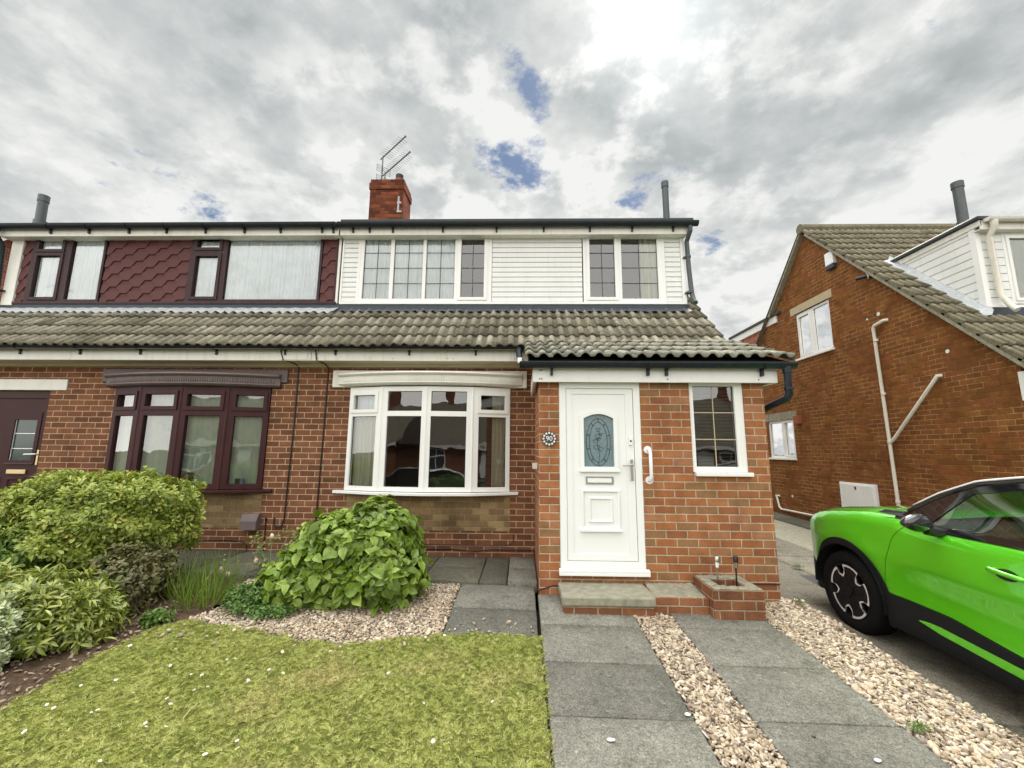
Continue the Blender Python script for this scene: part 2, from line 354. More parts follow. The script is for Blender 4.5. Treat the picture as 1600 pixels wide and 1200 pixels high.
def tile_mat(name, cols, moss=.35):
    m, g = new_mat(name); P = g.pos()
    t = g.n('ShaderNodeAttribute', dict(attribute_name='tint')).outputs['Fac']
    c = g.ramp(t, [(i/(len(cols)-1), q) for i, q in enumerate(cols)])
    c = g.mix(1.0, c, g.ramp(g.noise(P, 45, 4, .7), [(.3, .6), (.7, 1.4)]), 'MULTIPLY')
    c = g.mix(g.m('MULTIPLY', g.sstep(g.noise(P, 16, 5, .7), .56, .66), .55), c, (.30,.30,.22))       # pale lichen
    c = g.mix(g.m('MULTIPLY', g.sstep(g.noise(P, 3.1, 5, .7), .50, .66), moss), c, (.050,.052,.030))   # dark algae
    ms = g.n('ShaderNodeMapping', Vector=P); ms.inputs['Scale'].default_value = (24, 3.5, 3.5)
    c = g.mix(g.m('MULTIPLY', g.sstep(g.noise(ms.outputs[0], 1.0, 4, .65), .48, .66), .45), c, (.045,.043,.030))   # streaks of dirt down the slope
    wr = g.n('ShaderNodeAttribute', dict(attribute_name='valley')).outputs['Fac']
    c = g.mix(g.m('MULTIPLY', wr, .52), c, (.035,.034,.022))   # darker in the channels and low on the front edges
    finish(g, c, .9, g.noise(P, 140, 4, .7), .6, .004, spec=.2); return m
M['tile'] = tile_mat('grey_brown_tile', [(.155,.135,.10),(.285,.255,.19),(.215,.19,.14),(.36,.33,.25),(.135,.12,.09)], .5)
M['tile_porch'] = tile_mat('grey_porch_tile', [(.27,.26,.21),(.38,.37,.30),(.32,.31,.25)], .25)
M['tile_nb'] = tile_mat('olive_grey_tile', [(.17,.15,.10),(.25,.22,.15),(.205,.18,.12)], .35)

def slab_mat(name, c1, c2, spots=.6):
    m, g = new_mat(name); P = g.pos()
    t = g.n('ShaderNodeAttribute', dict(attribute_name='tint')).outputs['Fac']
    a = g.noise(P, 3.0, 6, .65, .3); b = g.noise(P, 105, 3, .8); mid = g.noise(P, 30, 4, .75)
    c = g.mix(g.ramp(a, [(.3, 0.), (.7, 1.)]), c1, c2)
    c = g.mix(1.0, c, g.ramp(t, [(0, .74), (1, 1.26)]), 'MULTIPLY')
    c = g.mix(1.0, c, g.ramp(b, [(.34, .48), (.64, 1.45)]), 'MULTIPLY')
    c = g.mix(1.0, c, g.ramp(mid, [(.35, .75), (.65, 1.2)]), 'MULTIPLY')
    v = g.n('ShaderNodeTexVoronoi', Vector=P, Scale=11.0); sp_ = g.m('SUBTRACT', 1.0, g.sstep(v.outputs['Distance'], .06, .13))
    c = g.mix(g.m('MULTIPLY', g.m('MULTIPLY', sp_, g.sstep(g.noise(P, 4, 3), .46, .56)), spots), c, (.42,.42,.36))
    c = g.mix(g.m('MULTIPLY', g.sstep(g.noise(P, 5.5, 6, .7), .54, .70), .5), c, (.05,.052,.032))
    finish(g, c, .92, g.m('ADD', b, mid), .8, .004, spec=.2); return m
M['slab'] = slab_mat('weathered_paving', (.125,.12,.10), (.20,.192,.162))
M['slab_dark'] = slab_mat('dark_paving', (.075,.072,.052), (.11,.105,.08), .3)
M['drive'] = slab_mat('driveway_concrete', (.14,.13,.10), (.22,.20,.155), .25)
def ground_mat(name, cols, sc=30, bstr=.8, bd=.015):
    m, g = new_mat(name); P = g.pos()
    a = g.noise(P, sc, 6, .7); b = g.noise(P, 2.0, 5, .6)
    c = g.ramp(g.m('ADD', g.m('MULTIPLY', a, .75), g.m('MULTIPLY', b, .25)), [(.25+.5*i/(len(cols)-1), q) for i, q in enumerate(cols)])
    finish(g, c, .95, a, bstr, bd, spec=.15); return m
M['soil'] = ground_mat('dark_soil', [(.035,.022,.014),(.085,.055,.036),(.15,.11,.075)], 42)
M['gravel_base'] = ground_mat('gravel_bed_base', [(.05,.04,.03),(.16,.13,.10)], 60)
M['turf'] = ground_mat('turf_base', [(.10,.10,.04),(.24,.22,.10)], 60)
M['earth'] = ground_mat('earth', [(.07,.07,.045),(.13,.12,.08)], 8)
M['asphalt'] = ground_mat('asphalt', [(.045,.045,.045),(.075,.072,.07)], 90, .5, .004)

def leaf_mat(name, cols, rough=.42, transl=.28, spec=.4, patch=None):
    m, g = new_mat(name); P = g.pos()
    t = g.n('ShaderNodeAttribute', dict(attribute_name='tint')).outputs['Fac']
    c = g.ramp(t, [(i/(len(cols)-1), q) for i, q in enumerate(cols)])
    if patch: c = g.mix(g.sstep(g.noise(P, patch[0], 3), patch[2], patch[3]), c, g.mix(.75, c, patch[1]))
    c = g.mix(1.0, c, g.ramp(g.noise(P, 35, 3), [(.3, .82), (.7, 1.18)]), 'MULTIPLY')
    p = g.n('ShaderNodeBsdfPrincipled', Base_Color=c, Roughness=rough); p.inputs['Specular IOR Level'].default_value = spec
    tl = g.n('ShaderNodeBsdfTranslucent', Color=g.mix(1.0, c, (1.3,1.35,.6), 'MULTIPLY'))
    mx = g.n('ShaderNodeMixShader', Fac=transl); g.t.links.new(p.outputs[0], mx.inputs[1]); g.t.links.new(tl.outputs[0], mx.inputs[2])
    g.n('ShaderNodeOutputMaterial', Surface=mx.outputs[0]); return m
M['hyd'] = leaf_mat('hydrangea_leaf', [(.075,.125,.014),(.125,.20,.022),(.20,.295,.038),(.36,.45,.10)], .38, .25)
M['euon'] = leaf_mat('light_shrub_leaf', [(.095,.14,.018),(.18,.235,.032),(.27,.33,.055),(.36,.41,.09),(.46,.40,.10)], .4, .25)
M['darkshrub'] = leaf_mat('mid_shrub_leaf', [(.05,.10,.016),(.09,.16,.024),(.14,.22,.035)], .42, .25)
M['pieris'] = leaf_mat('narrow_shrub_leaf', [(.07,.11,.016),(.16,.21,.03),(.28,.32,.055),(.48,.48,.14)], .32, .2, .6)
M['white_leaf'] = leaf_mat('silver_leaf', [(.30,.36,.20),(.50,.55,.34),(.68,.70,.48)], .5, .2)
M['brown_leaf'] = leaf_mat('bronze_leaf', [(.07,.065,.03),(.13,.11,.045),(.16,.17,.06),(.09,.14,.03)], .45, .2)
M['grass_blade'] = leaf_mat('long_grass_blade', [(.07,.13,.02),(.13,.20,.03),(.20,.27,.05)], .45, .3)
M['lawn'] = leaf_mat('lawn_grass', [(.14,.185,.035),(.32,.355,.085),(.45,.465,.15),(.58,.56,.26)], .5, .35, .3, patch=(1.3, (.52,.44,.22), .50, .72))
M['small_leaf'] = leaf_mat('small_green_leaf', [(.05,.10,.02),(.09,.17,.03),(.15,.24,.05)], .45, .25)
M['rose_leaf'] = leaf_mat('rose_leaf', [(.12,.18,.05),(.22,.26,.09),(.30,.32,.12)], .4, .25)
M['petal'] = plain('cream_pink_petal', (.72,.55,.42), .6, .1, 20)
M['daisy_white'] = plain('daisy_petal', (.82,.82,.78), .6, .05, 20)
M['daisy_yellow'] = plain('daisy_eye', (.62,.42,.04), .7, .1, 20)
M['stem'] = plain('woody_stem', (.11,.075,.045), .85, .25, 40, bstr=.5)
M['green_stem'] = plain('green_stem', (.12,.17,.05), .6, .2, 40)
M['straw'] = plain('dry_straw', (.52,.46,.27), .7, .15, 60)
def pebble_mat():
    m, g = new_mat('mixed_pebble'); P = g.pos()
    t = g.n('ShaderNodeAttribute', dict(attribute_name='tint')).outputs['Fac']
    c = g.ramp(t, [(0, (.15,.11,.085)), (.12, (.30,.22,.155)), (.33, (.42,.325,.22)), (.58, (.52,.43,.315)), (.78, (.60,.53,.42)), (.90, (.33,.27,.21)), (1, (.24,.21,.19))])
    c = g.mix(1.0, c, g.ramp(g.noise(P, 90, 4, .7), [(.3, .72), (.7, 1.18)]), 'MULTIPLY')
    finish(g, c, .7, g.noise(P, 160, 3), .3, .002, spec=.3); return m
M['pebble'] = pebble_mat()

# ------------------------------------------------------------------ ground levels
def gz(x, y): return -.013*(x-1.2)+.058*min(0, y-4.2)-.02*max(0, min(y, 5.5)-4.2)
def dzv(x, y): return -.135-.013*(x-2.6)+.058*min(0, y-4.2)+.012*max(0, y-4.2)
def gz_np(x, y): return -.013*(x-1.2)+.058*np.minimum(0, y-4.2)-.02*np.maximum(0, np.minimum(y, 5.5)-4.2)
# ------------------------------------------------------------------ ground, paths, driveways
def sheet(xs, ys, fz):
    mb = MB(); nx, ny = len(xs), len(ys)
    mb.v = [(x, y, fz(x, y)) for y in ys for x in xs]
    mb.f = [(j*nx+i, j*nx+i+1, (j+1)*nx+i+1, (j+1)*nx+i) for j in range(ny-1) for i in range(nx-1)]
    return mb
gx = [-300, -60, -30, -15, -8, -4, 0, 2.6, 6, 12, 30, 60, 300]
gy = [-300, -60, -30, -14, -6.5, -3, 0, 2, 4.2, 5.5, 9, 16, 30, 60, 300]
def base_z(x, y):
    yy = max(-6.5, min(y, 9)); xx = max(-9, min(7, x))
    return -.25-.010*(xx-1.2)+.058*min(0, yy-4.2)
kind(build(sheet(gx, gy, base_z), 'ground', M['earth'], fix=False), 'structure')
# road and pavement on the far side of the front gardens, behind the photographer
zr = base_z(0, -7)
mb = MB(); mb.box(-60, -12.5, zr-.2, 60, -6.4, zr+.03); kind(build(mb, 'road', M['asphalt']), 'structure')
mb = MB(); mb.box(-60, -6.4, zr-.2, 60, -4.4, zr+.16); mb.box(-60, -14.6, zr-.2, 60, -12.5, zr+.16)
kind(build(mb, 'pavement', M['slab_dark'], bevel=.01), 'structure')

def slabs(rects, zf, th=.05, gap=.011, tintf=None, jit=.0035):
    V = []; Fq = []; T = []
    for (x0, y0, x1, y1) in rects:
        jz = random.uniform(-jit, jit); t = random.random() if tintf is None else tintf(x0, y0)
        nx = max(1, int((x1-x0)/.12)); ny = max(1, int((y1-y0)/.12)); b = .006
        xs = [x0+gap/2, x0+gap/2+b]+[x0+(x1-x0)*i/nx for i in range(1, nx)]+[x1-gap/2-b, x1-gap/2]
        ys = [y0+gap/2, y0+gap/2+b]+[y0+(y1-y0)*i/ny for i in range(1, ny)]+[y1-gap/2-b, y1-gap/2]
        o = len(V); n_ = len(xs)
        for jy, y in enumerate(ys):
            for jx, x in enumerate(xs):
                e = (jx in (0, n_-1)) or (jy in (0, len(ys)-1))
                rough = random.uniform(-.0012, .0012)
                if e:                               # irregular chipped edge
                    x_ = x+random.uniform(-.002, .002); y_ = y+random.uniform(-.002, .002)
                else: x_, y_ = x, y
                V.append((x_, y_, zf(x, y)+jz+rough-(.006 if e else 0))); T.append(t)
        for jy in range(len(ys)-1):
            for jx in range(n_-1):
                a = o+jy*n_+jx; Fq.append((a, a+1, a+n_+1, a+n_))
        # skirts
        ring = [(jx, 0) for jx in range(n_)]+[(n_-1, jy) for jy in range(1, len(ys))]+[(jx, len(ys)-1) for jx in range(n_-2, -1, -1)]+[(0, jy) for jy in range(len(ys)-2, 0, -1)]
        idx = [o+jy*n_+jx for jx, jy in ring]; o2 = len(V)
        for i in idx: V.append((V[i][0], V[i][1], V[i][2]-th)); T.append(t)
        for k in range(len(idx)):
            k2 = (k+1) % len(idx); Fq.append((idx[k], o2+k, o2+k2, idx[k2]))
    return np.array(V), np.array(Fq), np.array(T)
R1 = []
ys = [-4.4, -3.9, -3.37, -2.84, -2.3, -1.76, -1.23, -.7, -.16, .38, .92, 1.47, 2.01, 2.545, 3.077, 3.60, 4.19]
for a, b in zip(ys[:-1], ys[1:]):
    R1.append((.152, a, .945, b))
    if b < 3.65: R1.append((1.262, a+.015, 2.04, b+.015))
R1.append((1.262, 3.615, 2.03, 4.19))
R1 += [(-.59, 3.41, .135, 3.86), (-.59, 3.86, .135, 4.44)]
V, Fq, T = slabs(R1, lambda x, y: gz(x, y)+.004)
kind(mesh_obj('path', fast_mesh('path', V, Fq, M['slab'], T)), 'structure')
R2 = []
xs = [-8.2, -7.6, -7.0, -6.4, -5.8, -5.2, -4.6, -4.0, -3.42, -2.8, -2.2, -1.6, -1.0, -.42]
for a, b in zip(xs[:-1], xs[1:]): R2.append((a, 4.44, b, 4.98)); R2.append((a, 4.98, b, 5.5))
V, Fq, T = slabs(R2+[(-.42, 4.44, -.14, 5.5)], lambda x, y: gz(x, y)+.03, .1)
kind(mesh_obj('wall_path', fast_mesh('wall_path', V, Fq, M['slab_dark'], T)), 'structure')
V, Fq, T = slabs([(-.14, 4.44, .165, 4.97), (-.14, 4.97, .165, 5.5)], lambda x, y: gz(x, y)+.045, .1)
kind(mesh_obj('corner_path', fast_mesh('corner_path', V, Fq, M['slab'], T+.3)), 'structure')
# driveway: concrete bays beside the house, lower than the garden, with a crazed older strip further over
R3 = []
for a, b in zip([-4.4, -2.6, -.8, 1.0, 2.8, 4.6, 6.4, 8.2, 10.0, 12.0, 14.0][:-1], [-2.6, -.8, 1.0, 2.8, 4.6, 6.4, 8.2, 10.0, 12.0, 14.0, 18.0]):
    R3.append((2.60, a, 3.55, b)); R3.append((3.55, a, 4.42, b))
V, Fq, T = slabs(R3, dzv, .12, .012)
kind(mesh_obj('driveway', fast_mesh('driveway', V, Fq, M['drive'], T)), 'structure')
V, Fq, T = slabs([(4.44, a, 5.62, a+2.2) for a in np.arange(-4.4, 17, 2.2)], lambda x, y: dzv(x, y)-.02, .12, .01)
kind(mesh_obj('shared_strip', fast_mesh('shared_strip', V, Fq, M['concrete'], T)), 'structure')
V, Fq, T = slabs([(5.64, a, 6.25, a+1.8) for a in np.arange(-4.4, 17, 1.8)], lambda x, y: dzv(x, y)-.005, .12, .01)
kind(mesh_obj('neighbour_drive', fast_mesh('neighbour_drive', V, Fq, M['slab_dark'], T)), 'structure')

# gravel: base sheets and loose stones
def in_poly(px, py, poly):
    c = np.zeros(len(px), bool); n = len(poly); j = n-1
    for i in range(n):
        xi, yi = poly[i]; xj, yj = poly[j]
        k = ((yi > py) != (yj > py)) & (px < (xj-xi)*(py-yi)/(yj-yi+1e-12)+xi); c ^= k; j = i
    return c
strip1 = [(.95, -4.4), (1.258, -4.4), (1.258, 3.62), (1.262, 3.78), (1.13, 3.95), (.95, 3.95)]
strip2 = [(2.045, -4.4), (2.60, -4.4), (2.60, 4.25), (2.42, 4.35), (2.35, 4.19), (2.035, 4.19)]
bed = [(-2.62, 3.52), (-2.35, 3.43), (-1.98, 3.37), (-1.53, 3.25), (-1.15, 3.225), (-.82, 3.35), (-.595, 3.40), (-.595, 4.44), (-2.72, 4.44), (-2.66, 4.1), (-2.5, 3.8)]
for nm, pl in (('gravel_strip_base', strip1), ('gravel_margin_base', strip2), ('gravel_bed_base', bed)):
    mb = MB(); xs_ = [p[0] for p in pl]; ys_ = [p[1] for p in pl]
    mb.poly(pl, [], lambda u, v: (u, v, gz(u, v)-.022)); mb2 = mb
    kind(build(mb2, nm, M['gravel_base'], fix=False), 'structure')
ico = bmesh.new(); bmesh.ops.create_icosphere(ico, subdivisions=2, radius=1); ico.verts.ensure_lookup_table()
IV = np.array([v.co[:] for v in ico.verts]); IF = np.array([[v.index for v in f.verts] for f in ico.faces]); ico.free()
def rand_rot(n, tilt=1.0):
    a = rng.uniform(0, 2*np.pi, n); ax = rng.normal(0, .35*tilt, n); ay = rng.normal(0, .35*tilt, n)
    ca, sa = np.cos(a), np.sin(a); cx, sx = np.cos(ax), np.sin(ax); cy, sy = np.cos(ay), np.sin(ay); z = np.zeros(n); o = np.ones(n)
    Rz = np.stack([np.stack([ca, -sa, z], 1), np.stack([sa, ca, z], 1), np.stack([z, z, o], 1)], 1)
    Rx = np.stack([np.stack([o, z, z], 1), np.stack([z, cx, -sx], 1), np.stack([z, sx, cx], 1)], 1)
    Ry = np.stack([np.stack([cy, z, sy], 1), np.stack([z, o, z], 1), np.stack([-sy, z, cy], 1)], 1)
    return Rz@Rx@Ry
def pebbles(name, poly, ymin, spacing, size, label, cat, zoff=0, extra=None):
    x0 = min(p[0] for p in poly); x1 = max(p[0] for p in poly); y0 = max(ymin, min(p[1] for p in poly)); y1 = max(p[1] for p in poly)
    Ps = []
    for layer in range(2):
        gx_, gy_ = np.meshgrid(np.arange(x0, x1, spacing), np.arange(y0, y1, spacing))
        px = gx_.ravel()+rng.uniform(-.6, .6, gx_.size)*spacing; py = gy_.ravel()+rng.uniform(-.6, .6, gx_.size)*spacing
        k = in_poly(px, py, poly)
        if layer: k &= rng.random(len(px)) < .6
        px, py = px[k], py[k]; Ps.append(np.stack([px, py, gz_np(px, py)-.012+layer*.012+rng.uniform(-.004, .004, len(px))+zoff], 1))
    if extra is not None: Ps.append(extra)
    P = np.concatenate(Ps); N = len(P); parts = []
    var = rng.integers(0, 4, N)
    for k in range(4):
        d = np.ones(len(IV))
        for _ in range(5):
            ax = rng.normal(size=3); ax /= np.linalg.norm(ax); d += .13*np.sin(IV@ax*2.6+rng.uniform(0, 6))
        TV = IV*d[:, None]; q = var == k; n = q.sum()
        s = size*rng.lognormal(0, .28, n)[:, None]*np.stack([rng.uniform(.8, 1.35, n), rng.uniform(.55, .9, n), rng.uniform(.35, .6, n)], 1)*.5
        parts.append(scatter(TV, IF, P[q], rand_rot(n, 1.3), s, rng.random(n)))
    o = 0; Vs, Fs, Ts = [], [], []
    for V, Fc, t in parts: Vs.append(V); Fs.append(Fc+o); Ts.append(t); o += len(V)
    ob = mesh_obj(name, fast_mesh(name, np.concatenate(Vs), np.concatenate(Fs), M['pebble'], np.concatenate(Ts), smooth=True))
    return tag(ob, label, cat, None, 'stuff')
def strays(n, fx, fy):
    px, py = fx(n), fy(n); return np.stack([px, py, gz_np(px, py)+.012], 1)
pebbles('gravel', strip1, .9, .0172, .0245, 'narrow strip of cream and tan gravel between the two rows of paving', 'gravel')
pebbles('gravel', strip2, .9, .0172, .025, 'wide band of cream gravel between the paving and the driveway', 'gravel')
e = strays(18, lambda n: rng.uniform(-.55, .1, n), lambda n: 3.4+np.abs(rng.normal(0, .12, n)))
e2 = strays(45, lambda n: rng.uniform(-2.6, -.55, n), lambda n: rng.uniform(3.12, 3.4, n)); e2[:, 2] += .01
pebbles('gravel', bed, 0, .0165, .022, 'bed of small pale gravel under the big-leaved shrub', 'gravel', 0, np.concatenate([e, e2]))
# loose stones and shells lying on the paving
for (x, y, s, c) in ((.453, 2.366, .020, 0), (.913, 2.577, .020, 0), (1.70, 2.30, .018, 0), (1.50, 2.45, .014, 1)):  # the third one stands in for a pale patch on the slab
    mb = MB(); q = IV*np.array([s, s*.6, s*.32])*(1+.12*np.sin(IV[:, [0]]*3+x*9)); mb.add(q+np.array([x, y, gz(x, y)+.012]), IF.tolist())
    lab = {.453: 'white stone alone on the third slab of the left paving', .913: 'white stone at the right edge of the left paving beside the gravel', 1.70: 'pale patch on the right row of paving, modelled as a small stone', 1.50: 'small pale chip on the right row of paving'}[x]
    tag(build(mb, 'loose_stone', M['daisy_white'] if c == 0 else M['pebble'], base=(x, y, gz(x, y)), smooth=True), lab, 'stone')

# lawn
lawn_poly = [(-2.80, -4.0), (.145, -4.0), (.142, 3.40), (-.30, 3.41), (-.60, 3.385), (-.82, 3.34), (-1.15, 3.215), (-1.53, 3.235), (-1.98, 3.345), (-2.35, 3.42), (-2.60, 3.47), (-2.76, 3.38), (-2.80, 3.0)]
mb = MB(); 
lx = np.linspace(-2.82, .15, 34); ly = np.linspace(-4.0, 3.5, 60)
mb.poly(lawn_poly, [], lambda u, v: (u, v, gz(u, v)-.004)); kind(build(mb, 'lawn_base', M['turf'], fix=False), 'structure')
N = 460000
px = rng.uniform(-2.84, .17, N); py = rng.uniform(1.55, 3.5, N)
wob = .018*np.sin(px*23)+.016*np.sin(py*31+px*3)+.010*np.sin(py*83)+rng.normal(0, .014, N); k = in_poly(px+wob, py+wob, lawn_poly)
px, py = px[k], py[k]; n = len(px)
cell = (np.floor(px/.022).astype(np.int64)*7919 ^ np.floor(py/.022).astype(np.int64)*104729) % 9973
hs = ((cell*2654435761) % 100003)/100003.; hs2 = ((cell*40503+77) % 10007)/10007.
lump = .5+.5*np.sin(px*9+np.sin(py*7)*2)*np.sin(py*8.3+1.3)
h = rng.uniform(.007, .018, n)*(.7+.5*hs); ca_ = hs2*2*np.pi; lean = rng.normal(0, .75, (n, 2))+.9*np.stack([np.cos(ca_), np.sin(ca_)], 1)
broad = rng.random(n) < .35*(hs > .45); wd = np.where(broad, rng.uniform(.0025, .0042, n), rng.uniform(.0010, .0021, n))
a = rng.uniform(0, np.pi, n); z0 = gz_np(px, py)-.004+np.where(broad, .008, 0)
b0 = np.stack([px-np.cos(a)*wd, py-np.sin(a)*wd, z0], 1); b1 = np.stack([px+np.cos(a)*wd, py+np.sin(a)*wd, z0], 1)
tp = np.stack([px+lean[:, 0]*h, py+lean[:, 1]*h, z0+h*np.where(broad, .35, 1)], 1)
V = np.stack([b0, b1, tp], 1).reshape(-1, 3); Fc = np.arange(3*n).reshape(n, 3)
tn = np.clip(.42+.20*rng.normal(size=n)+.55*(hs-.5)+.18*(lump-.5), 0, 1)
tag(mesh_obj('lawn', fast_mesh('lawn', V, Fc, M['lawn'], np.repeat(tn, 3))), 'short mown grass with yellowish dry patches in the front garden', 'lawn', None, 'stuff')
# soil border
mb = MB(); sx_ = np.linspace(-5.4, -2.6, 90); sy_ = np.linspace(1.2, 4.46, 110)
def soil_z(x, y):
    e = min(1, max(0, (-2.70-x)/.15)) if y < 3.4 else min(1, max(0, (-2.52-.4*max(0, y-3.5)-x)/.15))
    return gz(x, y)-.03+e*.025+.012*math.sin(x*31+math.sin(y*17))*math.sin(y*37+x*5)+random.uniform(0, .01)
kind(build(sheet(list(sx_), list(sy_), soil_z), 'soil_bed', M['soil'], smooth=True, fix=False), 'structure')
n = 700; px = rng.uniform(-3.6, -2.72, n); py = rng.uniform(2.0, 4.0, n)
k = rng.random(n) < np.exp(-(((px+2.95)/.3)**2)); px, py = px[k], py[k]; n = len(px)
V, Fc, t = scatter(IV, IF, np.stack([px, py, gz_np(px, py)+.012], 1), rand_rot(n, 1.5), np.stack([rng.uniform(.006, .024, n), rng.uniform(.004, .011, n), rng.uniform(.003, .006, n)], 1), rng.random(n)*.27)
tag(mesh_obj('bark_chips', fast_mesh('bark_chips', V, Fc, M['pebble'], t)), 'scattered bark chips and small stones on the bare soil of the border', 'bark chips', None, 'stuff')

# ------------------------------------------------------------------ windows
def frame(mb, o, u, n, outer, holes, th=.05, back=.06):
    """plastic frame: plate with holes; o + u*s + z*t, n = outward normal"""
    o, u, n = map(lambda q: np.array(q, float), (o, u, n)); z = np.array([0, 0, 1.0])
    f = lambda s, t: tuple(o+u*s+z*t)
    mb.poly(rect(*outer), [rect(*h) for h in holes], f, depth=-n*back)
    u0, v0, u1, v1 = outer; c = [o+u*a+z*b for a, b in rect(u0, v0, u1, v1)]; d = [p-n*th for p in c]
    mb.add(c+d, [(k, (k+1) % 4, (k+1) % 4+4, k+4) for k in range(4)])
    return mb
def sash(mb, o, u, n, h, wd=.045, pr=.014):
    """raised opening sash round pane h"""
    o, u, n = map(lambda q: np.array(q, float), (o, u, n)); z = np.array([0, 0, 1.0]); u0, v0, u1, v1 = h
    O = (u0-wd, v0-wd, u1+wd, v1+wd); f = lambda s, t: tuple(o+u*s+z*t+n*pr)
    mb.poly(rect(*O), [rect(*h)], f, depth=-n*pr)
    c = [o+u*a+z*b+n*pr for a, b in rect(*O)]; d = [p-n*pr for p in c]
    mb.add(c+d, [(k, (k+1) % 4, (k+1) % 4+4, k+4) for k in range(4)])
def window(parent, o, u, n, outer, panes, mat, sashes=(), leads=None, net=None, label=None, bars=None, lead_mat='lead', netmat='net', dep=.03):
    mb = MB(); frame(mb, o, u, n, outer, panes)
    for i in sashes: sash(mb, o, u, n, panes[i])
    w_ = build(mb, 'window', mat, parent, bevel=.004, label=label)
    o_, u_, n_ = map(lambda q: np.array(q, float), (o, u, n)); z = np.array([0, 0, 1.0])
    gb = MB(); 
    for i, h in enumerate(panes):
        gm = MB(); c = [o_+u_*a+z*b-n_*dep for a, b in rect(*h)]; gm.add(c, [(0, 1, 2, 3)]); gp = build(gm, 'pane', M['glass'], w_, fix=False)
        # black gasket line
        u0, v0, u1, v1 = h; e = .006
        for (a0, b0, a1, b1) in ((u0, v0, u1, v0+e), (u0, v1-e, u1, v1), (u0, v0+e, u0+e, v1-e), (u1-e, v0+e, u1, v1-e)):
            gb.obox(o_+u_*a0+z*b0-n_*(dep-.001), u_, z, n_, a1-a0, b1-b0, .002)
    build(gb, 'gasket', M['black'], w_)
    if leads:
        lb = MB()
        for i, (nc, nr) in leads.items():
            u0, v0, u1, v1 = panes[i]
            for c in range(1, nc):
                s = u0+(u1-u0)*c/nc; lb.obox(o_+u_*(s-.005)+z*v0-n_*(dep-.0015), u_, z, n_, .010, v1-v0, .002)
            for r in range(1, nr):
                t = v0+(v1-v0)*r/nr; lb.obox(o_+u_*u0+z*(t-.005)-n_*(dep-.004), u_, z, n_, u1-u0, .010, .002)
        build(lb, 'glazing_bars', M[lead_mat], w_)
    if net:
        for (a0, a1, b0, b1, k) in net:
            wavy(w_, o_, u_, n_, a0, a1, b0, b1, k, netmat if k != 'c' else 'curtain')
    return w_
def wavy(parent, o, u, n, a0, a1, b0, b1, k, mat, inset=.06):
    N = int((a1-a0)/.008)+2; V = []; f = []
    z = np.array([0, 0, 1.0]); ph = random.uniform(0, 6); amp = {'n': .012, 'c': .022, 'b': .014}[k]; per = {'n': .055, 'c': .085, 'b': .085}[k]
    for r, t in enumerate(np.linspace(b0, b1, 7)):
        for i in range(N):
            s = a0+(a1-a0)*i/(N-1)
            q = s/per*2*math.pi
            if k == 'b': d = amp*(2*abs((s/per) % 1-.5)-.5)
            else: d = amp*(math.sin(q+ph+.3*math.sin(q*.31)+r*.12)+.5*math.sin(q*1.7+1)+.4*math.sin(q*.43+2))
            V.append(tuple(o+u*s+z*t-n*(inset+d)))
    f = [(r*N+i, r*N+i+1, (r+1)*N+i+1, (r+1)*N+i) for r in range(6) for i in range(N-1)]
    build(MB().add(V, f), {'n': 'net_curtain', 'c': 'curtain', 'b': 'vertical_blind'}[k], M[mat], parent, smooth=True, fix=False)

# ------------------------------------------------------------------ roofs, gutters, small building parts
def tiles(name, parent, mat, o, ux, up, nu, nrow, gauge, pitch=.15, amp=.025, lift=.038, ph=0.0, top_cut=None):
    """interlocking double-roll tiles; o = lower left corner, ux along eaves, up the slope"""
    o, ux, up = map(lambda q: np.array(q, float), (o, ux, up)); up = up/np.linalg.norm(up); nn = np.cross(ux, up); 
    if nn[2] < 0: nn = -nn
    W = nu; st = pitch/10; cnt = int(round(W/st)); Vs, Fs, T = [], [], []
    s = np.arange(cnt+1)*st; ph_ = (s+ph)/pitch % 1
    prof = amp*np.where(ph_ < .64, np.sin(np.pi*ph_/.64)**.75, -.10*np.sin(np.pi*(ph_-.64)/.36)); prof = np.nan_to_num(prof)
    tile_i = np.floor((s[:-1]+ph+1e-6)/(pitch*2)).astype(int); tr = rng.random((nrow, tile_i.max()+2)); tj = rng.normal(0, .0025, (nrow, tile_i.max()+2)); ov = .05
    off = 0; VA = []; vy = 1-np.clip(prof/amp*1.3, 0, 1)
    for r in range(nrow):
        v0 = r*gauge; v1 = (r+1)*gauge+ov
        if top_cut and v1 > top_cut: v1 = top_cut
        rows = []
        # each tile column is its own strip of vertices so that edges stay crisp and tints separate
        for i in range(cnt):
            t = tile_i[i]; j = tj[r, t]; a, b = s[i], s[i+1]; pa, pb = prof[i], prof[i+1]
            def P(x, v, h): return o+ux*x+up*v+nn*h
            lo = lift+j; hi = .004
            q = [P(a, v0+j*2, pa+lo), P(b, v0+j*2, pb+lo), P(b, v1, pb*1.0+hi), P(a, v1, pa+hi), P(a, v0+j*2, pa+lo-.022), P(b, v0+j*2, pb+lo-.022)]
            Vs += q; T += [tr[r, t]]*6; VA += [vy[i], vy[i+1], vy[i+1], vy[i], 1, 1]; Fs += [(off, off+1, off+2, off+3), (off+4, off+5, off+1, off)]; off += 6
            if i == 0 or i == cnt-1:
                e = a if i == 0 else b; pe = pa if i == 0 else pb
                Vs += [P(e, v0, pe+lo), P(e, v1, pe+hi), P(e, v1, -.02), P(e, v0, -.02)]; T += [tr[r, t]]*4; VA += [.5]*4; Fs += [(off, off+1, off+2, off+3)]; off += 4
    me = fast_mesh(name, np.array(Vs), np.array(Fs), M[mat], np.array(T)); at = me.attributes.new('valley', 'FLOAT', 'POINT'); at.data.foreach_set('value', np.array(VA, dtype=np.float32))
    return mesh_obj(name, me, parent)
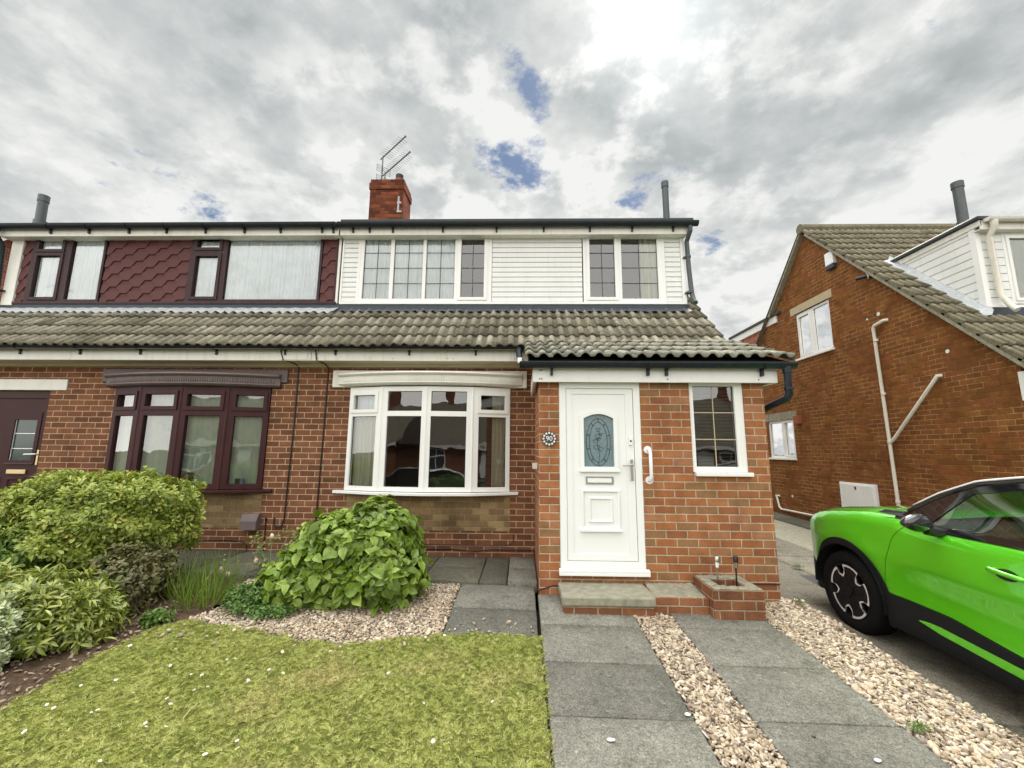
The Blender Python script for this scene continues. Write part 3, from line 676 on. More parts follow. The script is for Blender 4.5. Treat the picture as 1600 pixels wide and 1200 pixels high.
def gutter(parent, x0, x1, y, z, r=.056, mat='gutter', brackets=None, ends=True, ax='x', name='gutter'):
    mb = MB(); n = 8; prof = [(-r*math.cos(math.pi*k/n), -r*math.sin(math.pi*k/n)) for k in range(n+1)]
    prof += [((r-.004)*math.cos(math.pi*k/n), -(r-.004)*math.sin(math.pi*k/n)) for k in range(n+1)]
    mb.prism(prof, (x0, y, z), (0, 1, 0), (0, 0, 1), (1, 0, 0), x1-x0)
    rim = [(-r-.004, 0), (-r-.004, .012), (-r+.006, .012), (-r+.006, 0)]; mb.prism(rim, (x0, y, z), (0, 1, 0), (0, 0, 1), (1, 0, 0), x1-x0)
    if ends:
        for xx in (x0-.004, x1): mb.prism([(-(r+.004)*math.cos(math.pi*k/n), -(r+.004)*math.sin(math.pi*k/n)) for k in range(n+1)], (xx, y, z+.004), (0, 1, 0), (0, 0, 1), (1, 0, 0), .006)
    for b in (brackets or []):
        prof2 = [(-(r+.008)*math.cos(math.pi*k/n), -(r+.008)*math.sin(math.pi*k/n)) for k in range(n+1)]
        mb.prism(prof2, (b, y, z), (0, 1, 0), (0, 0, 1), (1, 0, 0), .024)
        mb.box(b, y+r-.02, z-.11, b+.024, y+r+.03, z-.02)
    return build(mb, name, M[mat], parent, smooth='auto')
def planks(mb, o, u, n, w_, h, pitch=.078, d=.012):
    """horizontal shiplap cladding"""
    o, u, n = map(lambda q: np.array(q, float), (o, u, n)); z = np.array([0, 0, 1.0]); k = int(math.ceil(h/pitch))
    for i in range(k):
        z0 = i*pitch; z1 = min(h, z0+pitch)
        if z1-z0 < .012: continue
        prof = [(0, z0+.010), (d*.35, z0+.006), (d, z0+.012), (d, z1-.004), (d*.7, z1), (0, z1)]
        mb.prism(prof, o, n, z, u, w_)
# ================================================================== HOUSES
WY, DY = 5.5, 6.0
def text_mesh(txt, size, depth):
    cu = bpy.data.curves.new('t', 'FONT'); cu.body = txt; cu.size = size; cu.extrude = depth; cu.align_x = 'CENTER'; cu.align_y = 'CENTER'
    o = bpy.data.objects.new('t', cu); COL.objects.link(o); bpy.context.view_layer.update()
    me = bpy.data.meshes.new_from_object(o.evaluated_get(bpy.context.evaluated_depsgraph_get())); bpy.data.objects.remove(o); bpy.data.curves.remove(cu)
    return me
def bow(parent, x0, x1, z0, z1, proj, fmat, cfg, sillx, sillmat, name='bay_window', label=None, wn='white'):
    xc = (x0+x1)/2; hw = (x1-x0)/2
    pts = [(x0+(x1-x0)*k/4, WY-.012-proj*(1-((k-2)/2)**2)**.5 if k not in (0, 4) else WY-.012) for k in range(5)]
    pts = [(x0, WY-.015), (x0+.225*(x1-x0), WY-proj*.75), (xc, WY-proj), (x0+.775*(x1-x0), WY-proj*.75), (x1, WY-.015)]
    for i in range(4):
        a = np.array([*pts[i], 0.]); b = np.array([*pts[i+1], 0.]); L = np.linalg.norm(b-a); u = (b-a)/L; n = np.array([u[1], -u[0], 0]); 
        panes, sas, nets = cfg[i](L)
        ww = window(parent, a, u, n, (.004, z0, L-.004, z1), panes, M[fmat], sas, label=f'{wn} frame light {("leftmost", "second from left", "third from left", "rightmost")[i]} in the bow window')
        for q in nets: wavy(ww, a, u, n, *q[:5], q[5], inset=.10)
    # posts, head and sill
    mb = MB()
    for p in pts[1:4]: mb.tube([(p[0], p[1]+.012, z0), (p[0], p[1]+.012, z1)], .020, 8)
    outer = [(p[0], p[1]) for p in pts]
    mb.add([(x, y, z1) for x, y in outer]+[(x0, WY+.1, z1), (x1, WY+.1, z1)], [tuple(range(7))[::-1] and (5, 0, 1, 2, 3, 4, 6)])
    build(mb, name+'_post', M[fmat], parent, smooth='auto')
    mb = MB(); e = .075
    so = [(sillx[0], WY-.03)]+[(pts[0][0]+.0, pts[0][1]-.045)]+[(pts[k][0], pts[k][1]-e) for k in (1, 2, 3)]+[(pts[4][0], pts[4][1]-.045)]+[(sillx[1], WY-.03), (sillx[1], WY+.05), (sillx[0], WY+.05)]
    top = [(x, y, z0+(.0 if y > WY-.02 else -.008)) for x, y in so]; bot = [(x, y, z0-.042) for x, y in so]; n = len(so)
    mb.add(top+bot, [tuple(range(n)), tuple(range(n, 2*n))[::-1]]+[(k, (k+1) % n, (k+1) % n+n, k+n) for k in range(n)])
    build(mb, 'window_sill', M[sillmat], parent, bevel=.005)
def canopy(parent, x0, x1, cx0, cx1, z0, z1, mat, proj, zt, zb):
    mb = MB(); mb.box(x0, WY-.035, z0, x1, WY-.001, z1)
    b = build(mb, 'canopy_board', M[mat], parent, bevel=.008)
    mb = MB(); N = 48; sec = []; xc = (cx0+cx1)/2; hw = (cx1-cx0)/2; V = []; F = []
    for i in range(N+1):
        x = cx0+(cx1-cx0)*i/N; t = (x-xc)/hw; p = .055+proj*max(0, 1-t*t)
        prof = [(0.03, zt+.02), (p+.035, zt), (p+.042, zt-.02), (p+.03, zt-.035), (p+.004, zt-.045), (p-.012, zb+.045), (p-.004, zb+.03), (p-.02, zb+.012), (p-.05, zb), (.03, zb)]
        V += [(x, WY-d, z) for d, z in prof]
    k = len(prof)
    for i in range(N):
        for j in range(k-1): F.append((i*k+j, i*k+j+1, (i+1)*k+j+1, (i+1)*k+j))
    F += [tuple(range(k)), tuple(range(N*k, N*k+k))[::-1]]; mb.add(V, F)
    build(mb, 'canopy_cornice', M[mat], b, smooth='auto')
    mb = MB()
    for i in range(76):
        x = cx0+.08+(cx1-cx0-.16)*i/75; t = (x-xc)/hw; p = .055+proj*max(0, 1-t*t)-.008
        mb.box(x, WY-p-.010, zb+.055, x+.014, WY-p+.03, zt-.052)
    build(mb, 'canopy_dentils', M[mat], b)
def airbrick(parent, x, z, y=WY):
    mb = MB(); mb.box(x-.1, y-.006, z-.03, x+.1, y+.01, z+.03); b = build(mb, 'air_brick', M['terracotta'], parent)
    mb = MB()
    for i in range(8):
        for j in range(3): mb.box(x-.088+i*.023, y-.008, z-.022+j*.017, x-.088+i*.023+.013, y-.0055, z-.022+j*.017+.009)
    build(mb, 'air_brick_slot', M['black'], b)
def gable(mb, X, ys, z0, eave, ridge, ry, holes=(), depth=None):
    mb.poly([(ys[0], z0), (ys[1], z0), (ys[1], eave), (ry, ridge), (ys[0], eave)], [rect(*h) for h in holes], lambda u, v: (X, u, v), depth)

def semi(name, label, base, x0, x1, front_holes, gx, sgn):
    """shell shared by both halves: front wall, gable, back, inner rooms, main roof, dormer shell"""
    h = thing(name, label, 'house', base)
    mb = MB(); mb.poly(rect(x0, -.15, x1, 2.62), [rect(*q) for q in front_holes], lambda u, v: (u, WY, v), depth=(0, .09, 0))
    build(mb, 'wall', M['brick_main'], h, fix=False)
    mb = MB(); gable(mb, gx, (WY+.001, 11.8), -.15, 2.9, 6.05, 8.65); mb.poly(rect(x0, -.15, x1, 4.6), [], lambda u, v: (u, 11.8, v))
    build(mb, 'gable_wall', M['brick_main_side'], h, fix=False)
    px = x0 if sgn > 0 else x1                                      # party side
    mb = MB(); mb.poly([(WY+.1, -.1), (11.8, -.1), (11.8, 2.9), (8.65, 6.0), (WY+.1, 2.9)], [], lambda u, v: (px+sgn*.02, u, v))
    a, b = x0+.12, x1-.12                                           # rooms
    for (y0, y1, z0, z1) in ((WY+.11, 8.9, .15, 2.4), (DY+.05, 8.3, 3.40, 4.6)):
        P = [(a, y0, z0), (b, y0, z0), (b, y1, z0), (a, y1, z0), (a, y0, z1), (b, y0, z1), (b, y1, z1), (a, y1, z1)]
        mb.add(P, [(0, 1, 2, 3), (4, 5, 6, 7), (1, 2, 6, 5), (2, 3, 7, 6), (3, 0, 4, 7)])
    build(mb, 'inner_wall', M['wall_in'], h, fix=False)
    return h

# ---------------------------------------------------------------- right half: the white house with the porch
H = semi('semi_detached_house', 'right half of the brick pair, white clad dormer, white bow window and brick front porch', (-.15, WY, 0), -2.70, 2.40, [(-2.27, .80, -.15, 2.14)], 2.40, 1)
mb = MB(); mb.box(-2.225, WY-.004, .335, -.145, WY+.05, .79); build(mb, 'tan_brick_panel', M['brick_tan'], H)
up45 = (0, 1, .9)
GA = .28
RY0, RZ0 = 5.12+4*GA/1.345, 2.60+.9*4*GA/1.345
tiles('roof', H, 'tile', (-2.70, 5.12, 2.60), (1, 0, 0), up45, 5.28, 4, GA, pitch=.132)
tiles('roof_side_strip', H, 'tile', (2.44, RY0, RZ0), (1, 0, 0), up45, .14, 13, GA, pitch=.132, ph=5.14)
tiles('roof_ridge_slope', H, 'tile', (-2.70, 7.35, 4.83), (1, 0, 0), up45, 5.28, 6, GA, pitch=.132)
mb = MB(); mb.add([(-2.70, 8.65, 6.13), (2.58, 8.65, 6.13), (2.58, 12.1, 2.7), (-2.70, 12.1, 2.7)], [(0, 1, 2, 3)]); mb.tube([(-2.7, 8.62, 6.13), (2.58, 8.62, 6.13)], .11, 10)
mb.add([(-2.69, 5.14, 2.575), (2.56, 5.14, 2.575), (2.56, 5.98, 3.34), (-2.69, 5.98, 3.34)], [(0, 1, 2, 3)])
build(mb, 'roof_ridge', M['tile_nb'], H)
mb = MB(); mb.obox((2.50, 5.16, 2.545), (1, 0, 0), np.array([0, 1, .9])/1.345, np.array([0, -.9, 1])/1.345, .06, 4.6, .055); build(mb, 'verge', M['concrete'], H)
# dormer
mb = MB()
planks(mb, (-2.715, DY, 3.50), (1, 0, 0), (0, -1, 0), .225, 1.10)
build(mb, 'dormer_cladding', M['clad'], H, label='narrow white plank panel beside the party line')
mb = MB(); planks(mb, (-.455, DY, 3.50), (1, 0, 0), (0, -1, 0), 1.345, 1.10); build(mb, 'dormer_cladding', M['clad'], H, label='wide white plank panel between the two upstairs windows')
mb = MB(); planks(mb, (2.125, DY, 3.50), (1, 0, 0), (0, -1, 0), .225, 1.10); build(mb, 'dormer_cladding', M['clad'], H, label='narrow white plank panel at the right end')
mb = MB()
for x in (-2.495, -.50, .905, 2.08): mb.box(x, DY-.022, 3.50, x+.04, DY+.01, 4.60)
mb.box(2.352, DY-.03, 3.48, 2.412, DY+.01, 4.60); mb.box(-2.74, DY-.024, 3.48, -2.712, DY+.01, 4.60); mb.box(-2.73, DY-.034, 3.465, 2.41, DY+.01, 3.497)
build(mb, 'dormer_trim', M['upvc'], H, bevel=.003)
mb = MB(); mb.box(-2.74, DY-.02, 3.37, 2.43, DY+.02, 3.466); build(mb, 'dormer_flashing', M['lead'], H, bevel=.004)
mb = MB(); Nn = 120; V = []
for i in range(Nn+1):
    x = -2.70+5.12*i/Nn; t = .02*math.sin(x*2*math.pi/.132)+random.uniform(-.01, .01)
    V += [(x, DY-.022, 3.41+.004*math.sin(i)), (x, DY-.10, 3.355+t*.3), (x, DY-.17, 3.305+t*.7)]
mb.add(V, [(i*3+j, i*3+j+1, i*3+j+4, i*3+j+3) for i in range(Nn) for j in range(2)]); build(mb, 'lead_apron', M['lead'], H, smooth=True, fix=False)
mb = MB(); mb.add([(2.40, DY, 3.47), (2.40, DY, 4.62), (2.40, 7.2, 4.62)], [(0, 1, 2)]); planks(mb, (2.40, 7.0, 3.47), (0, -1, 0), (1, 0, 0), 1.0, .01)
z_ = 3.5
while z_ < 4.58: mb.box(2.40, DY-.01, z_, 2.411, DY+(z_-3.47)+.05, z_+.074); z_ += .078
build(mb, 'dormer_cheek', M['clad'], H)
window(H, (0, DY-.018, 0), (1, 0, 0), (0, -1, 0), (-2.455, 3.50, -.50, 4.59),
       [(-2.405, 3.555, -2.0, 4.535), (-1.945, 3.555, -1.505, 4.535), (-1.455, 3.555, -1.02, 4.535), (-.925, 3.575, -.575, 4.515)], M['upvc'], [3],
       leads={0: (2, 4), 1: (2, 4), 2: (2, 4), 3: (2, 4)}, net=[(-2.44, -.95, 3.51, 4.56, 'n')], netmat='net_dim', label='wide four-light upstairs window on the left')
window(H, (0, DY-.018, 0), (1, 0, 0), (0, -1, 0), (.945, 3.50, 2.08, 4.59), [(1.0, 3.575, 1.375, 4.515), (1.475, 3.555, 2.01, 4.535)], M['upvc'], [0],
       leads={0: (2, 4), 1: (2, 4)}, net=[(1.76, 2.06, 3.51, 4.56, 'c')], label='narrow two-light upstairs window on the right')
mb = MB(); mb.box(-2.74, 5.85, 4.50, 2.43, 5.875, 4.635); mb.box(-2.74, 5.875, 4.505, 2.43, 6.03, 4.52); build(mb, 'dormer_fascia', M['fascia'], H, bevel=.004)
mb = MB(); mb.box(-2.72, 5.81, 4.665, 2.50, 7.5, 4.72); mb.box(-2.72, 5.79, 4.64, 2.50, 5.84, 4.725); build(mb, 'dormer_flat_roof', M['felt'], H, bevel=.01)
gutter(H, -2.75, 2.55, 5.79, 4.645, .052, brackets=[-2.55, -2.3, -1.95, -1.2, -.4, .3, .98, 1.6, 2.2], name='dormer_gutter')
mb = MB(); mb.tube([(2.445, 5.80, 4.60), (2.445, 5.80, 4.53), (2.435, 5.93, 4.42), (2.45, 5.945, 4.0), (2.47, 5.94, 3.62), (2.475, 5.90, 3.50), (2.475, 5.84, 3.44)], .034, 12)
for z in (4.17, 3.62): mb.tube([(2.445, 5.94, z), (2.445, 5.94, z+.03)], .043, 12); mb.box(2.38, 5.93, z, 2.43, 5.99, z+.02)
build(mb, 'dormer_downpipe', M['grey_pipe'], H, smooth='auto')
# eaves
mb = MB(); mb.box(-2.70, 5.235, 2.45, .10, 5.26, 2.60); build(mb, 'fascia', M['fascia'], H, bevel=.003)
mb = MB(); mb.box(-2.70, 5.26, 2.455, .14, 5.499, 2.47); mb.box(-2.70, 5.47, 2.415, .14, 5.499, 2.455); build(mb, 'soffit', M['cream_soffit'], H)
mb = MB()
for x in (-2.62, -1.65, -.95, -.88, -.1): 
    for z in (2.475, 2.572): mb.box(x, 5.232, z, x+.010, 5.236, z+.010)
build(mb, 'fascia_screw', M['black'], H)
gutter(H, -2.72, .06, 5.185, 2.63, .052, brackets=[-2.4, -1.45, -.6], name='eaves_gutter')
mb = MB(); mb.tube([(-.03, 5.17, 2.60), (-.04, 5.0, 2.50), (-.02, 4.55, 2.30), (0.02, 4.20, 2.19)], .036, 10); mb.tube([(-.035, 5.14, 2.60), (-.035, 5.14, 2.54)], .045, 10)
build(mb, 'gutter_outlet', M['gutter'], H, smooth='auto')
mb = MB(); mb.box(-.045, 4.05, 2.185, .0, 4.11, 2.235); build(mb, 'gutter_end_cap', M['white_plastic'], H, bevel=.004)
# bow window
zb0, zb1 = .82, 2.135
white_cfg = [lambda L: ([(.075, 1.845, L-.10, 2.03), (.055, .875, L-.075, 1.755)], [0], [(.05, L*.72, .84, 1.78, 'n', 'curtain'), (.05, L-.08, 1.80, 2.06, 'n', 'net')]),
             lambda L: ([(.075, 1.82, L-.06, 2.075), (.075, .875, L-.06, 1.755)], [], []),
             lambda L: ([(.06, 1.82, L-.075, 2.075), (.06, .875, L-.075, 1.755)], [], []),
             lambda L: ([(.105, 1.845, L-.075, 2.03), (.08, .875, L-.055, 1.755)], [0], [(L*.56, L-.05, .84, 2.08, 'n', 'curtain')])]
bow(H, -2.27, -.15, zb0, zb1, .20, 'upvc', white_cfg, (-2.41, -.04), 'upvc', wn='white')
canopy(H, -2.51, .065, -2.42, .0, 2.14, 2.368, 'lintel', .22, 2.315, 2.15)
airbrick(H, -.08, .045); airbrick(H, -1.9, .045)
# cables and pipes on the wall
mb = MB(); mb.tube([(-2.64, 5.20, 2.60), (-2.635, 5.225, 2.52), (-2.63, 5.225, 2.46), (-2.60, 5.42, 2.44), (-2.585, 5.485, 2.40), (-2.59, 5.49, 1.5), (-2.60, 5.49, .3)], .0085, 6); build(mb, 'cable', M['black'], H)
mb = MB(); mb.tube([(-2.2, 5.485, .115), (-1.7, 5.485, .10), (-1.17, 5.485, .115), (-.9, 5.485, .122), (-.6, 5.485, .095), (-.35, 5.485, .12), (.16, 5.485, .115)], .0075, 6)
mb.tube([(-1.4, 5.488, .165), (-1.1, 5.488, .17), (-.3, 5.488, .165), (-.14, 5.488, .175), (-.10, 5.488, .21), (-.10, 5.488, .3)], .005, 6)
mb.tube([(.155, 5.48, .10), (.158, 5.0, .04), (.158, 4.3, .02), (.16, 4.19, .05), (.3, 4.193, .092), (1.2, 4.193, .092), (1.9, 4.193, .135), (2.39, 4.193, .135)], .006, 6); build(mb, 'cable', M['maroon_old'], H)
# porch
PY = 4.2
mb = MB(); mb.poly(rect(.17, -.12, 2.39, 2.06), [rect(.37, .215, 1.172, 2.02), rect(1.66, 1.12, 2.19, 2.02)], lambda u, v: (u, PY, v), depth=(0, .06, 0)); build(mb, 'porch_wall', M['brick_porch'], H, fix=False)
for X_ in (.17, 2.39): mb = MB(); mb.poly([(PY, -.12), (WY, -.12), (WY, 2.6), (PY, 2.08)], [], lambda u, v: (X_, u, v)); build(mb, 'porch_side_wall', M['brick_porch_side'], H, fix=False)
mb = MB(); mb.box(.30, PY+.07, .1, 2.27, 5.45, 2.05); build(mb, 'porch_inner_wall', M['wall_in'], H)
mb = MB(); mb.poly(rect(.30, .1, 2.27, 2.05), [rect(.4, .2, 1.15, 2.0), rect(1.66, 1.1, 2.2, 2.0)], lambda u, v: (u, PY+.072, v))
# replace front face of the inner box by one with openings
ib = [o for o in bpy.data.objects if o.name.startswith('porch_inner_wall')][0]; bm = bmesh.new(); bm.from_mesh(ib.data)
for f in [f for f in bm.faces if abs(f.normal.y) > .9 and f.calc_center_median().y+WY < 4.5]: bm.faces.remove(f)
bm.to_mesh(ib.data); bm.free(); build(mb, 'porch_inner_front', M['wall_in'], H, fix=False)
upp = np.array([0, 1, .385]); 
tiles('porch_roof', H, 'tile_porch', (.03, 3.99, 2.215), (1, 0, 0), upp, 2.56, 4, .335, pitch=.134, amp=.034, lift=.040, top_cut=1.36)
mb = MB(); mb.add([(.06, 4.0, 2.185), (2.57, 4.0, 2.185), (2.57, 5.3, 2.685), (.06, 5.3, 2.685)], [(0, 1, 2, 3)]); mb.obox((2.49, 4.03, 2.13), (1, 0, 0), upp/np.linalg.norm(upp), (0, -.36, .93), .02, 1.3, .06); build(mb, 'porch_roof_underlay', M['felt'], H)
mb = MB(); mb.box(.11, 4.115, 2.005, 2.49, 4.14, 2.15); mb.box(.11, 4.14, 2.02, 2.49, 4.199, 2.03); mb.box(2.44, 4.14, 2.005, 2.49, 4.6, 2.15); mb.box(.11, 4.14, 2.005, .135, 5.2, 2.15); build(mb, 'porch_fascia', M['upvc'], H, bevel=.003)
mb = MB()
for x in (.17, .19, 1.42, 2.3):
    for z in (2.03, 2.115): mb.box(x, 4.111, z, x+.011, 4.116, z+.011)
build(mb, 'porch_fascia_screw', M['black'], H)
gutter(H, -.02, 2.62, 4.05, 2.178, .047, brackets=[.28, 1.22, 1.40, 2.32], name='porch_gutter')
mb = MB(); mb.tube([(2.545, 4.05, 2.16), (2.545, 4.05, 2.09)], .042, 12); mb.tube([(2.545, 4.05, 2.13), (2.545, 4.05, 1.88), (2.53, 4.07, 1.845), (2.49, 4.25, 1.80), (2.45, 4.6, 1.70)], .034, 12); mb.tube([(2.545, 4.05, 1.93), (2.545, 4.05, 1.955)], .040, 12)
build(mb, 'porch_downpipe', M['gutter'], H, smooth='auto')
# front door
dy = PY+.015
mb = MB(); frame(mb, (0, dy-.012, 0), (1, 0, 0), (0, -1, 0), (.372, .243, 1.17, 2.012), [(.437, .31, 1.105, 1.955)], .05, .03); fr = build(mb, 'door_frame', M['upvc_door'], H, bevel=.004)
mb = MB(); mb.box(.355, PY-.055, .192, 1.195, PY+.02, .222); mb.prism([(0, 0), (.045, -.008), (.045, -.028), (0, -.03)], (.355, PY-.01, .25), (0, -1, 0), (0, 0, 1), (1, 0, 0), .84); build(mb, 'door_sill', M['upvc_door'], H, bevel=.004)
ly = dy+.006
arch = lambda x0, x1, z0, z1, r, n=12: [(x0, z0), (x1, z0)]+[(x1+(x0-x1)*k/n, z1+r*(1-(2*k/n-1)**2)) for k in range(n+1)]
GL = arch(.612, .905, 1.185, 1.655, .045)
mb = MB(); mb.poly(rect(.439, .312, 1.103, 1.953), [GL], lambda u, v: (u, ly, v), depth=(0, .03, 0)); door = build(mb, 'front_door', M['upvc_door'], H, fix=False)
mb = MB(); frame(mb, (0, ly-.010, 0), (1, 0, 0), (0, -1, 0), (.442, .315, 1.10, 1.95), [(.497, .372, 1.025, 1.90)], .01, .012)
O2 = arch(.572, .945, 1.15, 1.685, .055)
mb.poly(O2, [GL], lambda u, v: (u, ly-.016, v), depth=(0, .018, 0))
c = [(u, ly-.016, v) for u, v in O2]; d = [(u, ly+.001, v) for u, v in O2]; k = len(c); mb.add(c+d, [(i, (i+1) % k, (i+1) % k+k, i+k) for i in range(k)])
mb.box(.565, ly-.028, 1.135, .955, ly, 1.158)
def raised(u0, v0, u1, v1, w, h):
    f = .012; a = [(u0, ly-.001, v0), (u1, ly-.001, v0), (u1, ly-.001, v1), (u0, ly-.001, v1)]; b = [(u0+f, ly-h, v0+f), (u1-f, ly-h, v0+f), (u1-f, ly-h, v1-f), (u0+f, ly-h, v1-f)]
    c = [(u0+w-f, ly-h, v0+w-f), (u1-w+f, ly-h, v0+w-f), (u1-w+f, ly-h, v1-w+f), (u0+w-f, ly-h, v1-w+f)]; d = [(u0+w, ly-.001, v0+w), (u1-w, ly-.001, v0+w), (u1-w, ly-.001, v1-w), (u0+w, ly-.001, v1-w)]
    mb.add(a+b+c+d, [(i+4*r, (i+1) % 4+4*r, (i+1) % 4+4*r+4, i+4*r+4) for r in range(3) for i in range(4)])
raised(.572, .585, .957, .975, .038, .016); raised(.645, .655, .885, .90, .03, .013); mb.box(.566, ly-.026, .577, .963, ly, .597)
build(mb, 'door_moulding', M['upvc_door'], door, bevel=.002)
mb = MB(); mb.poly(GL, [], lambda u, v: (u, ly+.018, v)); gp = build(mb, 'door_glass', M['frosted'], door, fix=False)
mb = MB(); cxg, czg = .7585, 1.425
for rx, rz in ((.118, .232), (.088, .196)): mb.tube([(cxg+rx*math.cos(t), ly+.014, czg+rz*math.sin(t)) for t in np.linspace(0, 2*math.pi, 33)], .0022, 5, False)
for t in np.linspace(0, 2*math.pi, 11)[:-1]+.3: mb.tube([(cxg+.086*math.cos(t), ly+.014, czg+.194*math.sin(t)), (cxg+.12*math.cos(t), ly+.014, czg+.234*math.sin(t))], .003, 5)
for (ax, az, r0) in ((0, .055, .03), (.005, .03, .018), (-.02, -.05, .026), (.025, -.07, .02), (.0, .12, .02), (-.03, .01, .02), (.03, .075, .015)):
    mb.tube([(cxg+ax+r0*math.cos(t)*(1+.3*math.sin(3*t)), ly+.014, czg+az+r0*.8*math.sin(t)) for t in np.linspace(0, 5.4, 14)], .0018, 4, False)
mb.tube([(cxg+.01*math.sin(t*9), ly+.014, czg-.18+.30*t) for t in np.linspace(0, 1, 14)], .0018, 4)
build(mb, 'leaded_pattern', M['lead'], gp)
mb = MB(); frame(mb, (0, ly-.008, 0), (1, 0, 0), (0, -1, 0), (.625, 1.018, .893, 1.092), [(.640, 1.032, .878, 1.078)], .008, .007); lb = build(mb, 'letter_box', M['metal'], door)
mb = MB(); mb.box(.641, ly-.006, 1.033, .877, ly, 1.077); build(mb, 'letter_flap', M['upvc_door'], lb, bevel=.003)
mb = MB(); mb.box(1.056, dy-.03, 1.055, 1.082, dy-.012, 1.265); hd = build(mb, 'door_handle', M['metal'], door, bevel=.008)
mb = MB(); mb.tube([(1.069, dy-.02, 1.205), (1.069, dy-.06, 1.205), (1.055, dy-.066, 1.205), (.975, dy-.062, 1.203)], .010, 8); build(mb, 'handle_lever', M['metal'], hd, smooth='auto')
mb = MB(); mb.box(1.050, dy-.024, 1.395, 1.082, dy-.012, 1.475); bl = build(mb, 'door_bell', M['white_plastic'], door, bevel=.004)
mb = MB(); mb.tube([(1.066, dy-.023, 1.435), (1.066, dy-.028, 1.435)], .009, 12); build(mb, 'bell_push', M['black'], bl)
# number plaque
mb = MB(); pr_ = .072
mb.tube([(.270, PY-.001, 1.452), (.270, PY-.014, 1.452)], pr_, 32); pq = build(mb, 'number_plaque', M['lead'], H, smooth='auto')
mb = MB()
for k in range(12):
    t = 2*math.pi*k/12; mb.tube([(.27+.056*math.cos(t), PY-.013, 1.452+.056*math.sin(t)), (.27+.056*math.cos(t), PY-.0165, 1.452+.056*math.sin(t))], .0105, 8)
build(mb, 'plaque_flowers', M['daisy_white'], pq)
mb = MB()
for k in range(12):
    t = 2*math.pi*k/12; mb.tube([(.27+.056*math.cos(t), PY-.016, 1.452+.056*math.sin(t)), (.27+.056*math.cos(t), PY-.018, 1.452+.056*math.sin(t))], .004, 6)
build(mb, 'flower_eyes', M['daisy_yellow'], pq)
me = text_mesh('90', .066, .0015); me.transform(Matrix.Translation((.27, PY-.0155, 1.452)) @ Matrix.Rotation(math.pi/2, 4, 'X')); me.materials.append(M['daisy_white'])
mesh_obj('plaque_number', me, pq)
# grab rail
mb = MB(); gx_ = 1.232
for z in (1.352, 1.062): mb.tube([(gx_-.006 if z > 1.2 else gx_, PY-.001, z), (gx_-.006 if z > 1.2 else gx_, PY-.012, z)], .037, 24)
gr = build(mb, 'grab_rail', M['white_plastic'], H, smooth='auto')
mb = MB(); mb.tube([(gx_, PY-.01, 1.352), (gx_, PY-.05, 1.350), (gx_+.002, PY-.066, 1.325), (gx_+.004, PY-.066, 1.09), (gx_+.002, PY-.05, 1.064), (gx_, PY-.01, 1.062)], .0165, 12); build(mb, 'rail_bar', M['white_plastic'], gr, smooth=True)
# porch window
window(H, (0, PY+.012, 0), (1, 0, 0), (0, -1, 0), (1.662, 1.145, 2.188, 2.02), [(1.70, 1.195, 2.105, 1.985)], M['upvc'], [], leads={0: (2, 3)}, lead_mat='gilt', label='tall porch window with brass glazing bars')
mb = MB(); mb.box(1.672, PY-.045, 1.105, 2.215, PY+.05, 1.143); build(mb, 'porch_window_sill', M['upvc'], H, bevel=.006)
mb = MB()
for k in range(24): mb.obox((1.69, PY+.10, 1.16+k*.034), (1, 0, 0), (0, .8, -.6), (0, .6, .8), .42, .026, .0015)
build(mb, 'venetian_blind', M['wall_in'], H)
mb = MB(); mb.box(.12, 4.66, 1.14, .169, 4.80, 1.20); build(mb, 'side_window_sill', M['lintel'], H)
# chimney
CX0, CX1, CY0, CY1 = -3.34, -2.60, 8.40, 8.97
mb = MB(); mb.box(CX0, CY0, 5.9, CX1, CY1, 6.95); mb.box(CX0-.02, CY0-.02, 6.95, CX1+.02, CY1+.02, 7.10); mb.box(CX0, CY0, 7.10, CX1, CY1, 7.19)
ch = build(mb, 'chimney', M['brick_chim'], H)
ch.data.materials.append(M['brick_chim_side'])
for p in ch.data.polygons:
    if abs(p.normal.x) > .5: p.material_index = 1
mb = MB(); mb.box(CX0+.03, CY0+.03, 7.19, CX1-.03, CY1-.03, 7.215); build(mb, 'chimney_flaunching', M['concrete'], ch, bevel=.01)
mb = MB(); mb.tube([(-2.81, 8.72, 7.2), (-2.81, 8.72, 7.30), (-2.81, 8.72, 7.36), (-2.81, 8.72, 7.37), (-2.81, 8.72, 7.40)], [.125, .118, .115, .085, .085], 20); build(mb, 'chimney_pot', M['terracotta'], ch, smooth='auto')
mb = MB(); mb.tube([(-2.81, 8.72, 7.39), (-2.81, 8.72, 7.50), (-2.81, 8.72, 7.53)], [.082, .088, .05], 16); build(mb, 'pot_cowl', M['black'], ch, smooth='auto')
mb = MB(); mb.box(-2.72, CY0-.012, 6.42, -2.68, CY0+.001, 6.78); mb.box(-2.73, CY0-.014, 6.40, -2.62, CY0+.001, 6.44); mb.box(-2.73, CY0-.014, 6.60, -2.64, CY0+.001, 6.65); build(mb, 'mortar_repair', M['lead_pale'], ch, bevel=.008)
mb = MB(); mb.tube([(2.41, 6.62, 4.7), (2.41, 6.62, 5.78)], .052, 14); mb.tube([(2.41, 6.62, 5.76), (2.41, 6.62, 5.86)], .060, 14); mb.tube([(2.41, 6.62, 4.72), (2.41, 6.62, 4.80)], .066, 14); build(mb, 'flue_pipe', M['grey_pipe'], H, smooth='auto')

